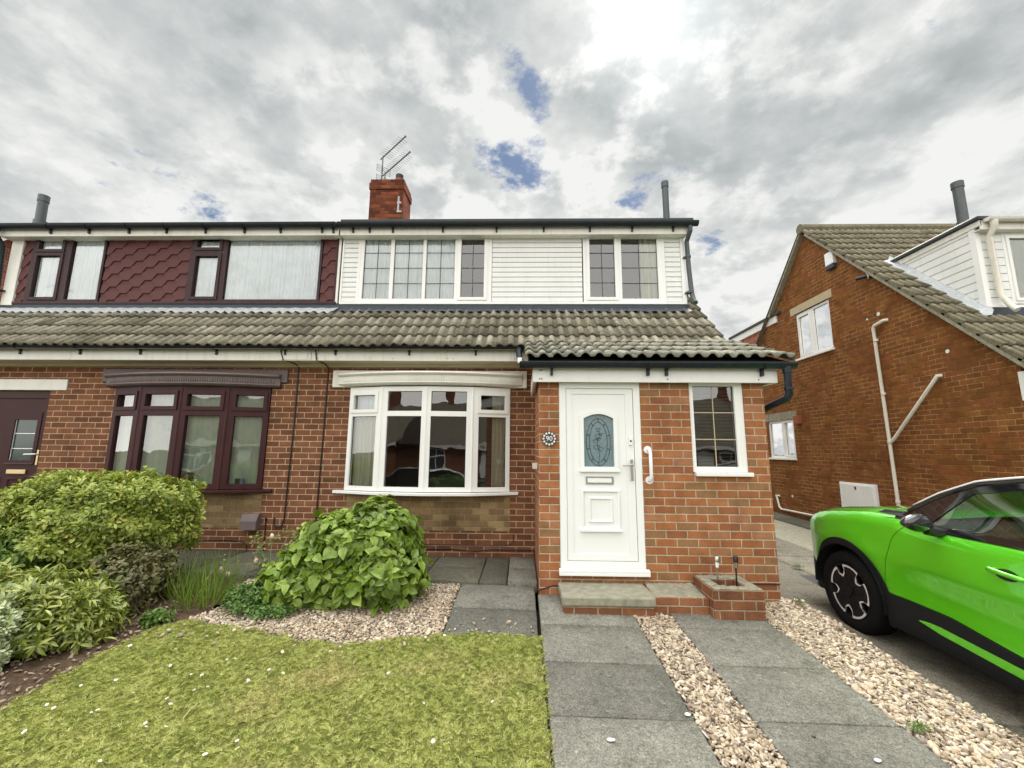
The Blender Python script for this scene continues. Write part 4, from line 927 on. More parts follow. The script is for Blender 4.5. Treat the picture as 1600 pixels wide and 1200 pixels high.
# aerials on the chimney
def aerial(name, label, mast, zb, zt, tip, nel):
    t = thing(name, label, 'aerial', (mast[0], mast[1], zb), None)
    m_ = np.array([*mast, zt]); tp = np.array(tip); d = (tp-m_)/np.linalg.norm(tp-m_); s = np.cross(d, [0, 0, 1.0])
    mb = MB(); mb.tube([(mast[0], mast[1], zb), (mast[0], mast[1], zt+.03)], .015, 8); build(mb, 'mast', M['aerial'], t)
    mb = MB(); mb.obox(m_-d*.1-s*.010-np.array([0, 0, .01]), d, s, (0, 0, 1), np.linalg.norm(tp-m_)+.1, .02, .02); mb.tube([tuple(tp), tuple(tp+d*.02)], .022, 8); build(mb, 'boom', M['aerial'], t)
    mb = MB()
    for k in range(nel):
        p = m_+d*(.08+k*(np.linalg.norm(tp-m_)-.1)/nel); L = .14-.03*k/nel
        mb.tube([tuple(p-s*L-np.array([0, 0, .02])), tuple(p), tuple(p+s*L-np.array([0, 0, .02]))], .0032, 5)
    build(mb, 'elements', M['aerial'], t)
    mb = MB()
    for sg in (-1, 1):
        for a in np.linspace(.04, .2, 5): mb.tube([tuple(m_-d*.08+s*(-.16)+np.array([0, 0, sg*a])), tuple(m_-d*.08+s*.16+np.array([0, 0, sg*a]))], .004, 5)
        for e in (-.16, .16): mb.tube([tuple(m_-d*.08+s*e+np.array([0, 0, sg*.04])), tuple(m_-d*.08+s*e+np.array([0, 0, sg*.2]))], .005, 5)
    if zt < 7.6: build(mb, 'reflector', M['aerial'], t)
aerial('tv_aerial', 'upper television aerial on the tall mast above the chimney', (-3.14, 8.5), 7.19, 7.80, (-2.47, 7.88, 7.80), 11)
aerial('tv_aerial', 'lower television aerial with a wire reflector, beside the chimney pot', (-3.05, 8.45), 7.19, 7.36, (-2.33, 7.78, 7.36), 14)

# ---------------------------------------------------------------- left half: maroon shingled house
L = semi('semi_detached_house', 'left half of the brick pair, maroon shingled dormer, maroon front door and maroon bow window', (-5.3, WY, 0), -7.93, -2.70, [(-5.44, .80, -3.33, 2.14), (-7.28, .02, -6.35, 2.08)], -7.93, -1)
mb = MB(); mb.box(-5.40, WY-.004, .335, -3.325, WY+.05, .79); build(mb, 'tan_brick_panel', M['brick_tan'], L)
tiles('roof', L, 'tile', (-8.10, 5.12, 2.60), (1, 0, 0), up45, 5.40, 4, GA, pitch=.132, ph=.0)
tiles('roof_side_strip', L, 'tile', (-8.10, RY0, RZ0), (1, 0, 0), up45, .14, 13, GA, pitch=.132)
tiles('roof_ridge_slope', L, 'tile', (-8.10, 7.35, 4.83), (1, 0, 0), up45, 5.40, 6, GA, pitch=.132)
mb = MB(); mb.add([(-8.10, 8.65, 6.13), (-2.70, 8.65, 6.13), (-2.70, 12.1, 2.7), (-8.10, 12.1, 2.7)], [(0, 1, 2, 3)]); mb.tube([(-8.1, 8.62, 6.13), (-2.7, 8.62, 6.13)], .11, 10)
mb.add([(-8.08, 5.14, 2.575), (-2.71, 5.14, 2.575), (-2.71, 5.98, 3.34), (-8.08, 5.98, 3.34)], [(0, 1, 2, 3)])
build(mb, 'roof_ridge', M['tile_nb'], L)
def hexes(mb, x0, x1, z0, z1, y, px_=.355, pz=.104):
    nr = int((z1-z0)/pz)+2; nb = MB()
    for r in range(nr):
        zb = z0-pz*.6+r*pz; off = (r % 2)*px_/2
        for c in range(int((x1-x0)/px_)+3):
            cx = x0-px_+c*px_+off; fb = .055; h = pz
            P = [(cx-fb, zb), (cx+fb, zb), (cx+px_/2-fb, zb+h), (cx+px_/2-fb+.03, zb+h+.03), (cx-px_/2+fb-.03, zb+h+.03), (cx-px_/2+fb, zb+h)]
            # clip to the panel
            def clip(P, ax, lim, sgn):
                out = []
                for i in range(len(P)):
                    a, b = P[i], P[(i+1) % len(P)]; fa, fb_ = (a[ax]-lim)*sgn, (b[ax]-lim)*sgn
                    if fa <= 0: out.append(a)
                    if (fa < 0 < fb_) or (fb_ < 0 < fa): t = fa/(fa-fb_); out.append((a[0]+(b[0]-a[0])*t, a[1]+(b[1]-a[1])*t))
                return out
            for ax, lim, sg in ((0, x1, 1), (0, x0, -1), (1, z1, 1), (1, z0, -1)):
                P = clip(P, ax, lim, sg) if len(P) > 2 else []
            if len(P) < 3: continue
            jt = random.uniform(0, .0015)
            fr_ = [(u, y-.013-jt+.085*max(0, (v-zb))*.8, v) for u, v in P]; bk = [(u, q+.006, v) for u, q, v in fr_]; k = len(P)
            mb.add(fr_+bk, [tuple(range(k))]+[(i, (i+1) % k, (i+1) % k+k, i+k) for i in range(k)])
for (a, b, lab) in ((-7.745, -7.60, 'narrow shingled strip at the far left'), (-6.42, -5.10, 'wide shingled panel between the two upstairs windows'), (-3.04, -2.83, 'narrow shingled strip by the party line')):
    mb = MB(); mb.box(a, DY+.004, 3.5, b, DY+.02, 4.6); hexes(mb, a, b, 3.50, 4.6, DY); build(mb, 'shingle_cladding', M['shingle'], L, label=lab, fix=False)
mb = MB(); mb.box(-7.93, DY-.03, 3.45, -7.75, DY+.01, 4.62); mb.box(-2.825, DY-.02, 3.48, -2.765, DY+.01, 4.60); build(mb, 'dormer_trim', M['fascia'], L, bevel=.004)
mb = MB(); mb.box(-7.75, DY-.035, 3.468, -2.78, DY+.01, 3.502); mb.box(-2.83, DY-.026, 3.5, -2.80, DY+.01, 4.60); build(mb, 'dormer_sill', M['maroon_old'], L, bevel=.003)
mb = MB(); mb.box(-7.93, DY-.02, 3.37, -2.74, DY+.02, 3.468); build(mb, 'dormer_flashing', M['lead'], L)
mb = MB(); Nn = 160; V = []
for i in range(Nn+1):
    x = -7.93+5.2*i/Nn; t = .022*math.sin(x*2*math.pi/.132)+random.uniform(-.012, .012)
    V += [(x, DY-.022, 3.41+.004*math.sin(i)), (x, DY-.10, 3.36+t*.3), (x, DY-.20, 3.285+t*.7)]
mb.add(V, [(i*3+j, i*3+j+1, i*3+j+4, i*3+j+3) for i in range(Nn) for j in range(2)]); build(mb, 'lead_apron', M['lead_pale'], L, smooth=True, fix=False)
mb = MB(); mb.add([(-7.93, DY, 3.47), (-7.93, DY, 4.62), (-7.93, 7.2, 4.62)], [(0, 1, 2)]); build(mb, 'dormer_cheek', M['fascia'], L)
window(L, (0, DY-.015, 0), (1, 0, 0), (0, -1, 0), (-7.60, 3.505, -6.44, 4.60), [(-7.50, 4.355, -7.13, 4.515), (-7.50, 3.58, -7.13, 4.25), (-6.98, 3.545, -6.475, 4.53)], M['maroon_old'], [0, 1], net=[(-7.56, -6.46, 3.52, 4.56, 'n')], label='small upstairs window on the left with net curtain')
window(L, (0, DY-.015, 0), (1, 0, 0), (0, -1, 0), (-5.10, 3.505, -3.05, 4.60), [(-5.0, 4.375, -4.65, 4.505), (-5.0, 3.585, -4.65, 4.235), (-4.525, 3.545, -3.09, 4.545)], M['maroon_old'], [0, 1], net=[(-5.06, -3.07, 3.52, 4.56, 'n')], label='wide upstairs window with open top light and net curtain')
mb = MB(); mb.box(-8.0, 5.85, 4.50, -2.76, 5.875, 4.635); mb.box(-8.0, 5.875, 4.505, -2.76, 6.03, 4.52); build(mb, 'dormer_fascia', M['fascia'], L, bevel=.004)
mb = MB(); mb.box(-8.02, 5.83, 4.66, -2.74, 7.5, 4.70); build(mb, 'dormer_flat_roof', M['felt'], L, bevel=.01)
gutter(L, -8.08, -2.77, 5.79, 4.645, .052, brackets=[-7.2, -6.6, -5.98, -5.4, -4.8, -4.2, -3.65, -3.02, -2.85], name='dormer_gutter')
mb = MB(); mb.tube([(-7.97, 5.79, 4.62), (-7.97, 5.79, 4.50), (-7.95, 5.88, 4.36), (-7.97, 5.94, 3.5), (-7.98, 5.80, 3.38), (-7.98, 5.55, 3.12)], .034, 12); mb.box(-7.95, 5.9, 3.66, -7.88, 5.99, 3.68); build(mb, 'dormer_downpipe', M['gutter'], L, smooth='auto')
mb = MB(); mb.box(-8.1, 5.235, 2.45, -2.705, 5.26, 2.60); mb.box(-3.1, 5.229, 2.46, -2.75, 5.234, 2.595); build(mb, 'fascia', M['fascia'], L, bevel=.003)
mb = MB(); mb.box(-8.1, 5.26, 2.455, -2.70, 5.499, 2.47); mb.box(-8.1, 5.47, 2.415, -2.7, 5.499, 2.455); build(mb, 'soffit', M['cream_soffit'], L)
gutter(L, -8.15, -2.73, 5.185, 2.63, .052, brackets=[-7.9, -6.55, -5.75, -4.95, -3.95, -3.05], name='eaves_gutter')
def bcfg(a, b): return lambda Lh: ([(.075+a, 1.86, Lh-.075-b, 2.02), (.07+a, .88, Lh-.07-b, 1.745)], [0], [(.05, Lh-.05, .85, 2.05, 'b', 'blind')])
bow(L, -5.44, -3.33, .82, 2.13, .20, 'maroon', [bcfg(0, .02), bcfg(.01, .01), bcfg(.01, .01), bcfg(.02, 0)], (-5.56, -3.20), 'maroon', wn='maroon')
canopy(L, -5.64, -3.12, -5.56, -3.20, 2.20, 2.376, 'purple_grey', .22, 2.29, 2.125)
mb = MB(); mb.box(-7.5, WY-.012, 2.085, -6.13, WY+.05, 2.232); build(mb, 'door_lintel', M['lintel'], L, bevel=.004)
yy = WY+.03
mb = MB(); frame(mb, (0, yy, 0), (1, 0, 0), (0, -1, 0), (-7.27, .1, -6.35, 2.085), [(-7.20, .14, -6.42, 1.98)], .05, .03); build(mb, 'door_frame', M['maroon'], L, bevel=.004)
G2 = [(-6.83, 1.14), (-6.50, 1.14), (-6.50, 1.70)]+[(-6.50-.33*k/8, 1.70+.04*math.sin(math.pi*k/8)) for k in range(1, 8)]+[(-6.83, 1.70)]
G1 = [(-7.13, 1.14), (-6.88, 1.14), (-6.88, 1.70), (-7.13, 1.70)]
mb = MB(); mb.poly(rect(-7.20, .14, -6.42, 1.98), [G2], lambda u, v: (u, yy+.02, v), depth=(0, .02, 0))
for (a, b, c_, d_) in ((-7.12, .35, -6.88, .93), (-6.80, .35, -6.54, .93)):
    ly = yy+.02; raised(a, b, c_, d_, .04, .014)
mb.add([(-6.86, yy+.0, 1.10), (-6.47, yy+.0, 1.10), (-6.47, yy+.02, 1.13), (-6.86, yy+.02, 1.13)], [(0, 1, 2, 3)])
dl = build(mb, 'front_door', M['maroon'], L, fix=False)
mb = MB(); frame(mb, (0, yy+.012, 0), (1, 0, 0), (0, -1, 0), (-6.87, 1.10, -6.46, 1.79), [(-6.82, 1.15, -6.51, 1.69)], .01, .01); build(mb, 'glass_surround', M['maroon'], dl, bevel=.003)
mb = MB(); mb.poly(G2, [], lambda u, v: (u, yy+.035, v)); gl = build(mb, 'door_glass', M['dark_glass'], dl, fix=False)
mb = MB()
for z in (1.30, 1.50): mb.box(-6.83, yy+.030, z, -6.50, yy+.034, z+.010)
mb.box(-6.825, yy+.030, 1.14, -6.815, yy+.034, 1.70); build(mb, 'glazing_bars', M['white_plastic'], gl)
mb = MB(); mb.box(-6.80, yy+.0, .975, -6.54, yy+.02, 1.03); build(mb, 'letter_box', M['brass'], dl, bevel=.004)
mb = MB(); mb.box(-6.415, yy-.012, 1.09, -6.385, yy+.001, 1.29); hb = build(mb, 'door_handle', M['brass'], dl, bevel=.004)
mb = MB(); mb.tube([(-6.40, yy, 1.235), (-6.40, yy-.05, 1.235), (-6.42, yy-.055, 1.235), (-6.54, yy-.05, 1.23)], .010, 8); build(mb, 'handle_lever', M['white_plastic'], hb, smooth='auto')
airbrick(L, -4.35, .06); airbrick(L, -3.35, .045)
mb = MB(); mb.add([(-3.52, WY, .325), (-3.31, WY, .325), (-3.31, WY, .515), (-3.52, WY, .515), (-3.52, WY-.10, .325), (-3.31, WY-.10, .325), (-3.31, WY-.055, .515), (-3.52, WY-.055, .515), (-3.52, WY-.10, .43), (-3.31, WY-.10, .43)],
       [(0, 1, 5, 4), (4, 5, 9, 8), (8, 9, 6, 7), (2, 3, 7, 6), (0, 4, 8, 7, 3), (1, 2, 6, 9, 5)]); build(mb, 'flue_guard', M['purple_grey'], L, bevel=.004)
mb = MB(); mb.tube([(-3.1, 5.21, 2.62), (-3.09, 5.225, 2.55), (-3.06, 5.225, 2.46), (-3.01, 5.40, 2.45), (-2.99, 5.487, 2.42), (-2.985, 5.487, 1.6), (-3.0, 5.487, .9), (-3.005, 5.487, .45), (-3.03, 5.48, .36), (-3.09, 5.475, .34), (-3.13, 5.48, .39), (-3.13, 5.485, .47)], .0085, 6); build(mb, 'cable', M['black'], L)
mb = MB(); mb.tube([(-3.24, 5.488, .44), (-3.235, 5.488, .25), (-3.24, 5.488, .02)], .007, 6); mb.tube([(-3.24, 5.488, .46), (-3.24, 5.488, .43)], .014, 8); mb.tube([(-4.4, 5.488, .17), (-3.7, 5.488, .19), (-3.52, 5.488, .18), (-3.46, 5.488, .14), (-3.45, 5.488, .05)], .006, 6); build(mb, 'cable', M['black'], L)
mb = MB(); mb.tube([(-7.90, 6.25, 4.6), (-7.92, 6.25, 5.34)], .066, 14); mb.tube([(-7.92, 6.25, 5.32), (-7.92, 6.25, 5.43)], .074, 14); mb.tube([(-7.90, 6.25, 4.70), (-7.90, 6.25, 4.98)], .088, 14); build(mb, 'flue_pipe', M['grey_pipe'], L, smooth='auto')
# ---------------------------------------------------------------- neighbour on the right
XN = 6.27
K = thing('detached_house', 'brown brick house across the driveway, gable end with white waste pipes and white dormer', 'house', (XN, 8.9, 0))
fx = lambda u, v: (XN, u, v)
mb = MB(); mb.poly([(5.36, -.35), (12.4, -.35), (12.4, 2.66), (8.88, 6.17), (5.36, 2.56)], [rect(8.43, 3.42, 9.50, 4.47), rect(9.92, 1.20, 10.95, 2.11)], fx, depth=(.08, 0, 0))
build(mb, 'gable_wall', M['brick_nb'], K, fix=False)
mb = MB(); mb.poly(rect(XN, -.35, 12.5, 2.6), [], lambda u, v: (u, 5.36, v)); mb.poly(rect(XN, -.35, 12.5, 2.6), [], lambda u, v: (u, 12.4, v)); build(mb, 'front_wall', M['brick_far'], K, fix=False)
mb = MB(); mb.poly([(10.30, 4.74), (12.32, 4.50), (12.32, 2.74)], [], lambda u, v: (XN+.003, u, v)); mb.poly(rect(XN, 2.7, 12.5, 4.5), [], lambda u, v: (u, 12.32, v)); build(mb, 'rear_dormer_wall', M['brick_nbext'], K, fix=False)
mb = MB(); mb.obox((XN-.03, 10.16, 4.50), (0, 1, 0), (0, 0, 1), (1, 0, 0), 2.25, .17, .04); build(mb, 'rear_dormer_fascia', M['upvc'], K)
mb = MB(); mb.box(XN-.06, 10.0, 4.67, 12.5, 12.5, 4.73); build(mb, 'rear_dormer_roof', M['felt'], K)
for (y0, y1, z0, z1) in ((8.3, 9.7, 3.2, 4.6), (9.8, 11.2, 1.0, 2.3)):
    mb = MB(); mb.box(XN+.10, y0, z0, XN+2.2, y1, z1); b_ = build(mb, 'inner_room', M['wall_in'], K); bm = bmesh.new(); bm.from_mesh(b_.data)
    for f in [f for f in bm.faces if f.normal.x < -.9]: bm.faces.remove(f)
    bm.to_mesh(b_.data); bm.free()
window(K, (XN+.03, 0, 0), (0, 1, 0), (-1, 0, 0), (8.43, 3.43, 9.50, 4.46), [(8.50, 3.50, 8.95, 4.41), (9.09, 3.53, 9.43, 4.37)], M['upvc'], [1], net=[(8.48, 9.46, 3.45, 4.44, 'n')], netmat='net_dim', label='upper window in the gable with net curtain')
window(K, (XN+.03, 0, 0), (0, 1, 0), (-1, 0, 0), (9.92, 1.21, 10.95, 2.10), [(9.99, 1.29, 10.30, 2.04), (10.42, 1.26, 10.90, 2.05)], M['upvc'], [0], net=[(9.96, 10.92, 1.23, 1.9, 'b')], netmat='blind', label='lower window in the gable with vertical blind')
mb = MB(); mb.box(XN-.05, 8.40, 3.385, XN+.06, 9.56, 3.43); mb.box(XN-.05, 9.90, 1.165, XN+.06, 10.97, 1.21); build(mb, 'window_sill', M['upvc'], K, bevel=.005)
mb = MB(); mb.box(XN-.004, 8.33, 4.47, XN+.07, 9.66, 4.645); build(mb, 'stone_lintel', M['stone_lintel'], K, label='upper lintel', bevel=.004)
mb = MB(); mb.box(XN-.004, 9.79, 2.10, XN+.07, 11.05, 2.29); build(mb, 'stone_lintel', M['concrete'], K, label='lower lintel', bevel=.004)
upn = np.array([0, 1, 1.028]); upn /= np.linalg.norm(upn)
e0 = np.array([6.15, 5.02, 2.27])
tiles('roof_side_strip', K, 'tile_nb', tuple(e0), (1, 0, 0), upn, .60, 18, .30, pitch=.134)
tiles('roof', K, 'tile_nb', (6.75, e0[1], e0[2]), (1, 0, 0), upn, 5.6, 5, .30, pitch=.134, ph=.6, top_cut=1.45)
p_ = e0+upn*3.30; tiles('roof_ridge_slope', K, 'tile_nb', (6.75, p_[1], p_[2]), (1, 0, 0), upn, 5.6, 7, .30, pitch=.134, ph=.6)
mb = MB(); mb.tube([(6.14, 8.88, 6.24), (12.4, 8.88, 6.24)], .11, 10)
mb.add([(6.14, 8.88, 6.24), (12.4, 8.88, 6.24), (12.4, 12.5, 2.6), (6.14, 12.5, 2.6)], [(0, 1, 2, 3)])
mb.add([(6.18, 5.04, 2.25), (6.74, 5.04, 2.25), (6.74, 8.86, 6.15), (6.18, 8.86, 6.15)], [(0, 1, 2, 3)])
mb.add([(6.74, 5.04, 2.25), (12.4, 5.04, 2.25), (12.4, 6.02, 3.25), (6.74, 6.02, 3.25)], [(0, 1, 2, 3)]); build(mb, 'roof_ridge', M['tile_nb'], K)
nrm = np.array([0, -upn[2], upn[1]])
mb = MB(); mb.obox(np.array([6.155, 5.05, 2.235])-nrm*.03, (1, 0, 0), upn, nrm, .125, 5.33, .055); mb.obox(np.array([6.16, 8.88, 6.17]), (1, 0, 0), np.array([0, upn[1], -upn[2]]), (0, upn[2], upn[1]), .12, 2.1, .05); build(mb, 'verge', M['concrete'], K, bevel=.008)
mb = MB(); mb.box(6.20, 5.10, 2.06, 12.4, 5.13, 2.24); mb.box(6.22, 5.10, 2.0, XN+.05, 5.36, 2.36); build(mb, 'fascia', M['upvc'], K)
gutter(K, 6.17, 12.4, 5.05, 2.24, .05, name='eaves_gutter')
# white dormer
QX, QY = 6.75, 6.05
mb = MB(); mb.add([(QX, QY, 3.3), (QX, QY, 4.78), (QX, 7.6, 4.78), (QX, 7.6, 4.5)], [(0, 1, 2, 3)])
z_ = 3.36
while z_ < 4.74:
    ye = QY+(z_+.10-3.30)/1.028; mb.prism([(0, z_+.012), (.010, z_+.008), (.013, z_+.014), (.013, z_+.112), (0, z_+.122)], (QX, QY, 0), (-1, 0, 0), (0, 0, 1), (0, 1, 0), ye-QY); z_ += .124
build(mb, 'dormer_cheek', M['clad'], K, fix=True)
mb = MB(); planks(mb, (QX, QY, 3.46), (1, 0, 0), (0, -1, 0), .40, 1.18, .124); build(mb, 'dormer_cladding', M['clad'], K); mb = MB(); planks(mb, (9.0, QY, 3.46), (1, 0, 0), (0, -1, 0), 3.4, 1.18, .124); build(mb, 'dormer_cladding', M['clad'], K)
mb = MB(); mb.box(QX, QY+.012, 3.3, 12.4, QY+.03, 4.7); mb.box(QX-.02, QY-.025, 3.42, QX+.055, QY+.06, 4.7); mb.box(QX, QY-.03, 3.44, 12.4, QY-.001, 3.475); build(mb, 'dormer_trim', M['upvc'], K)
window(K, (0, QY-.018, 0), (1, 0, 0), (0, -1, 0), (7.12, 3.50, 9.0, 4.60), [(7.21, 3.585, 7.60, 4.51), (7.74, 3.585, 8.9, 4.51)], M['upvc'], [0], net=[(7.15, 8.95, 3.52, 4.56, 'n')], netmat='net_dim', label='dormer window with net curtain')
mb = MB(); mb.box(QX-.02, 5.93, 4.60, 12.4, 5.95, 4.74); mb.box(QX-.02, 5.95, 4.60, 12.4, QY, 4.615); mb.box(QX-.03, 5.93, 4.66, QX+.0, 7.55, 4.745); build(mb, 'dormer_fascia', M['fascia'], K, bevel=.003)
gutter(K, QX+.02, 12.4, 5.87, 4.745, .05, mat='fascia', name='dormer_gutter')
mb = MB(); mb.box(6.68, 5.90, 4.75, 12.4, 7.62, 4.80); build(mb, 'dormer_flat_roof', M['felt'], K, bevel=.01)
mb = MB(); mb.tube([(6.86, 5.87, 4.70), (6.86, 5.87, 4.62), (6.87, 5.97, 4.50), (6.90, 5.975, 3.6), (6.93, 5.90, 3.42), (6.93, 5.84, 3.34)], [.05, .042, .038, .038, .038, .038], 12); build(mb, 'dormer_downpipe', M['white_pipe'], K, smooth='auto')
mb = MB(); mb.box(QX-.02, QY-.02, 3.28, 12.4, QY+.0, 3.44); build(mb, 'dormer_flashing', M['lead'], K)
mb = MB(); N_ = 26
V = []
for i in range(N_+1):
    y = 5.95+1.5*i/N_; z = 2.27+(y-5.02)*1.028+.06; V += [(QX-.016, y, z+.09+random.uniform(-.01, .01)), (QX-.05, y, z+.02), (QX-.16, y, z+.0+.015*math.sin(i*1.9))]
mb.add(V, [(i*3+j, i*3+j+1, i*3+j+4, i*3+j+3) for i in range(N_) for j in range(2)]); build(mb, 'lead_flashing', M['lead_pale'], K, smooth=True, fix=False)
mb = MB(); mb.tube([(6.90, 6.30, 4.7), (6.90, 6.30, 5.52)], .068, 16); mb.tube([(6.90, 6.30, 5.50), (6.90, 6.30, 5.60)], .078, 16); mb.tube([(6.90, 6.30, 4.78), (6.90, 6.30, 4.93)], .085, 16); build(mb, 'flue_pipe', M['grey_pipe'], K, smooth='auto')
# services on the gable
xo = XN-.05
mb = MB(); mb.tube([(XN, 7.13, 3.60), (xo, 7.16, 3.60), (xo, 7.36, 3.565), (xo, 7.385, 3.53), (xo, 7.35, 1.5), (xo, 7.33, .1)], .027, 10)
for z in (3.3, 2.35, 1.53, .55): mb.tube([(xo, 7.345+.012*(z-1.5)/1.5, z-.02), (xo, 7.345+.012*(z-1.5)/1.5, z+.02)], .036, 10)
mb.tube([(XN, 6.36, 2.49), (xo, 6.38, 2.49), (xo, 6.42, 2.44), (xo, 7.25, 1.58), (xo, 7.33, 1.52)], .027, 10); build(mb, 'waste_pipe', M['white_pipe'], K, smooth='auto')
mb = MB(); mb.tube([(XN-.01, 10.66, .30), (xo, 10.76, .30), (xo, 10.72, .25), (xo, 10.66, .04), (xo, 10.58, .0), (xo, 9.2, .02), (xo, 8.7, .0)], .022, 8); build(mb, 'condensate_pipe', M['white_pipe'], K, smooth='auto')
mb = MB(); mb.box(XN-.055, 7.77, .10, XN, 8.61, .785); mx_ = build(mb, 'meter_box', M['white_plastic'], K, bevel=.006)
mb = MB(); mb.box(XN-.066, 7.81, .13, XN-.054, 8.57, .755); md_ = build(mb, 'meter_door', M['clad'], mx_, bevel=.006)
mb = MB(); mb.tube([(XN-.066, 8.20, .70), (XN-.072, 8.20, .70)], .022, 14); mb.box(XN-.071, 8.185, .66, XN-.066, 8.205, .70); build(mb, 'lock', M['black'], md_)
mb = MB(); mb.box(XN-.08, 8.09, 5.09, XN, 8.31, 5.36); ab = build(mb, 'alarm_box', M['white_plastic'], K, bevel=.012)
mb = MB(); mb.box(XN-.085, 8.095, 5.0, XN-.005, 8.305, 5.088); build(mb, 'alarm_lamp', M['lead'], ab, bevel=.012)
mb = MB(); mb.tube([(XN, 7.33, 4.50), (XN-.06, 7.34, 4.50)], .06, 14); mb.tube([(XN-.05, 7.34, 4.49), (XN-.20, 7.45, 4.47)], .035, 12); ll = build(mb, 'security_camera', M['black'], K, smooth='auto')
mb = MB(); mb.tube([(XN-.058, 7.34, 4.498), (XN-.075, 7.352, 4.496)], .058, 14); build(mb, 'camera_collar', M['white_plastic'], ll)
mb = MB(); mb.box(XN-.10, 9.60, 1.98, XN, 9.76, 2.16); build(mb, 'flue_terminal', M['terracotta'], K, bevel=.006)
mb = MB()
for (y, z, s) in ((7.30, 3.76, .035), (6.22, 2.83, .03), (7.55, 3.74, .02), (10.2, .34, .03)): mb.tube([(XN+.001, y, z), (XN-.006, y, z)], s, 9)
build(mb, 'mortar_patch', M['lintel'], K)
# small meter cable stub and scorch-pale repointing lines near the eaves
# ---------------------------------------------------------------- house beyond the left gable
F = thing('gable_house', 'red brick gable end of the next house, barely in view past the left downpipe', 'house', (-11.9, 8.9, 0))
mb = MB(); gable(mb, -11.9, (5.36, 12.3), -.2, 2.7, 6.2, 8.9); build(mb, 'gable_wall', brick_mat('red_gable_brick', 1, [(.25,.08,.05),(.21,.07,.04),(.28,.09,.055)], (.40,.24,.18), (.02, .0)), F, fix=False)
mb = MB(); mb.poly(rect(-17, -.2, -11.9, 2.7), [], lambda u, v: (u, 5.36, v)); build(mb, 'front_wall', M['brick_far'], F, fix=False)
mb = MB()
for s_ in (1, -1):
    uu = np.array([0, s_, -1])/2**.5; mb.add([(-17, 8.9, 6.30), (-11.78, 8.9, 6.30), (-11.78, 8.9+s_*3.7, 2.6), (-17, 8.9+s_*3.7, 2.6)], [(0, 1, 2, 3)])
build(mb, 'roof', M['tile_nb'], F)
mb = MB()
for s_ in (1, -1): mb.obox((-11.88, 8.9, 6.14), (1, 0, 0), np.array([0, s_, -1])/2**.5, np.array([0, s_, 1])/2**.5, .12, 5.2, .10)
build(mb, 'verge', M['white_pipe'], F)

# ---------------------------------------------------------------- step, planter, garden lights
t = thing('doorstep', 'mossy concrete doorstep on one course of brick below the white door', 'step', (.73, 3.98, 0))
mb = MB(); mb.box(.345, 3.775, .055, 1.125, 4.197, .128); tp = build(mb, 'tread', M['concrete'], t, bevel=.012)
mb = MB(); mb.box(.36, 3.80, -.06, 1.115, 4.195, .054); build(mb, 'riser', M['brick_planter'], t)
t = thing('brick_planter', 'low L-shaped brick planter against the porch, right of the step', 'planter', (1.58, 3.98, -.03))
mb = MB(); mb.box(1.135, 3.865, -.07, 1.598, 4.197, .105); lp = build(mb, 'low_wall', M['brick_planter'], t, bevel=.004)
V = []; nx_, ny_ = 26, 18
mb = MB(); mb.v = [(1.15+.445*i/nx_, 3.875+.318*j/ny_, (.106 if 0 < i < nx_ and j > 0 else .098)+.003*math.sin(i*1.7+j)*math.cos(j*2.1)+random.uniform(0, .007)+.022*(j/ny_)**2) for j in range(ny_+1) for i in range(nx_+1)]
mb.f = [(j*(nx_+1)+i, j*(nx_+1)+i+1, (j+1)*(nx_+1)+i+1, (j+1)*(nx_+1)+i) for j in range(ny_) for i in range(nx_)]; build(mb, 'mortar_top', M['concrete'], lp, smooth=True, fix=False)
mb = MB()
for (a, b, c, d) in ((1.60, 3.78, 2.02, 3.88), (1.60, 4.09, 2.02, 4.197), (1.60, 3.88, 1.70, 4.09), (1.92, 3.88, 2.02, 4.09)): mb.box(a, b, -.08, c, d, .205)
pw = build(mb, 'tall_wall', M['brick_planter'], t, bevel=.003)
pw.data.materials.append(M['brick_planter_side'])
for p in pw.data.polygons:
    if abs(p.normal.x) > .5: p.material_index = 1
V = []; Fq = []
def crust(x0, y0, x1, y1, z):
    nx, ny = max(2, int((x1-x0)/.016)), max(2, int((y1-y0)/.016)); o = len(V)
    for j in range(ny+1):
        for i in range(nx+1): V.append((x0+(x1-x0)*i/nx, y0+(y1-y0)*j/ny, z+random.uniform(-.004, .012)-(.012 if i in (0, nx) or j in (0, ny) else 0)))
    for j in range(ny):
        for i in range(nx): Fq.append((o+j*(nx+1)+i, o+j*(nx+1)+i+1, o+(j+1)*(nx+1)+i+1, o+(j+1)*(nx+1)+i))
crust(1.602, 3.782, 2.018, 3.882, .207); crust(1.602, 4.088, 2.018, 4.195, .207); crust(1.602, 3.883, 1.702, 4.087, .207); crust(1.918, 3.883, 2.018, 4.087, .207)
build(MB().add(V, Fq), 'mortar_crust', M['concrete'], pw, smooth=True, fix=False)
mb = MB(); mb.box(1.69, 3.87, .0, 1.93, 4.10, .12); build(mb, 'soil', M['soil'], t)
def solar(x, y, z0, h, mat, lab):
    t = thing('solar_light', lab, 'garden light', (x, y, z0), 'solar stake lights in the planter')
    mb = MB(); mb.tube([(x, y, z0-.06), (x+.006, y, z0+h*.70)], .007, 8); build(mb, 'stake', M[mat], t)
    mb = MB(); mb.tube([(x+.006, y, z0+h*.68), (x+.008, y, z0+h*.84)], [.012, .018], 12); build(mb, 'lamp_tube', M['white_plastic'] if mat != 'black' else M['metal'], t, smooth='auto')
    mb = MB(); mb.tube([(x+.008, y, z0+h*.83), (x+.009, y, z0+h*.97), (x+.009, y, z0+h)], [.020, .022, .016], 14); build(mb, 'lamp_cap', M['black'] if mat == 'black' else M['metal'], t, smooth='auto')
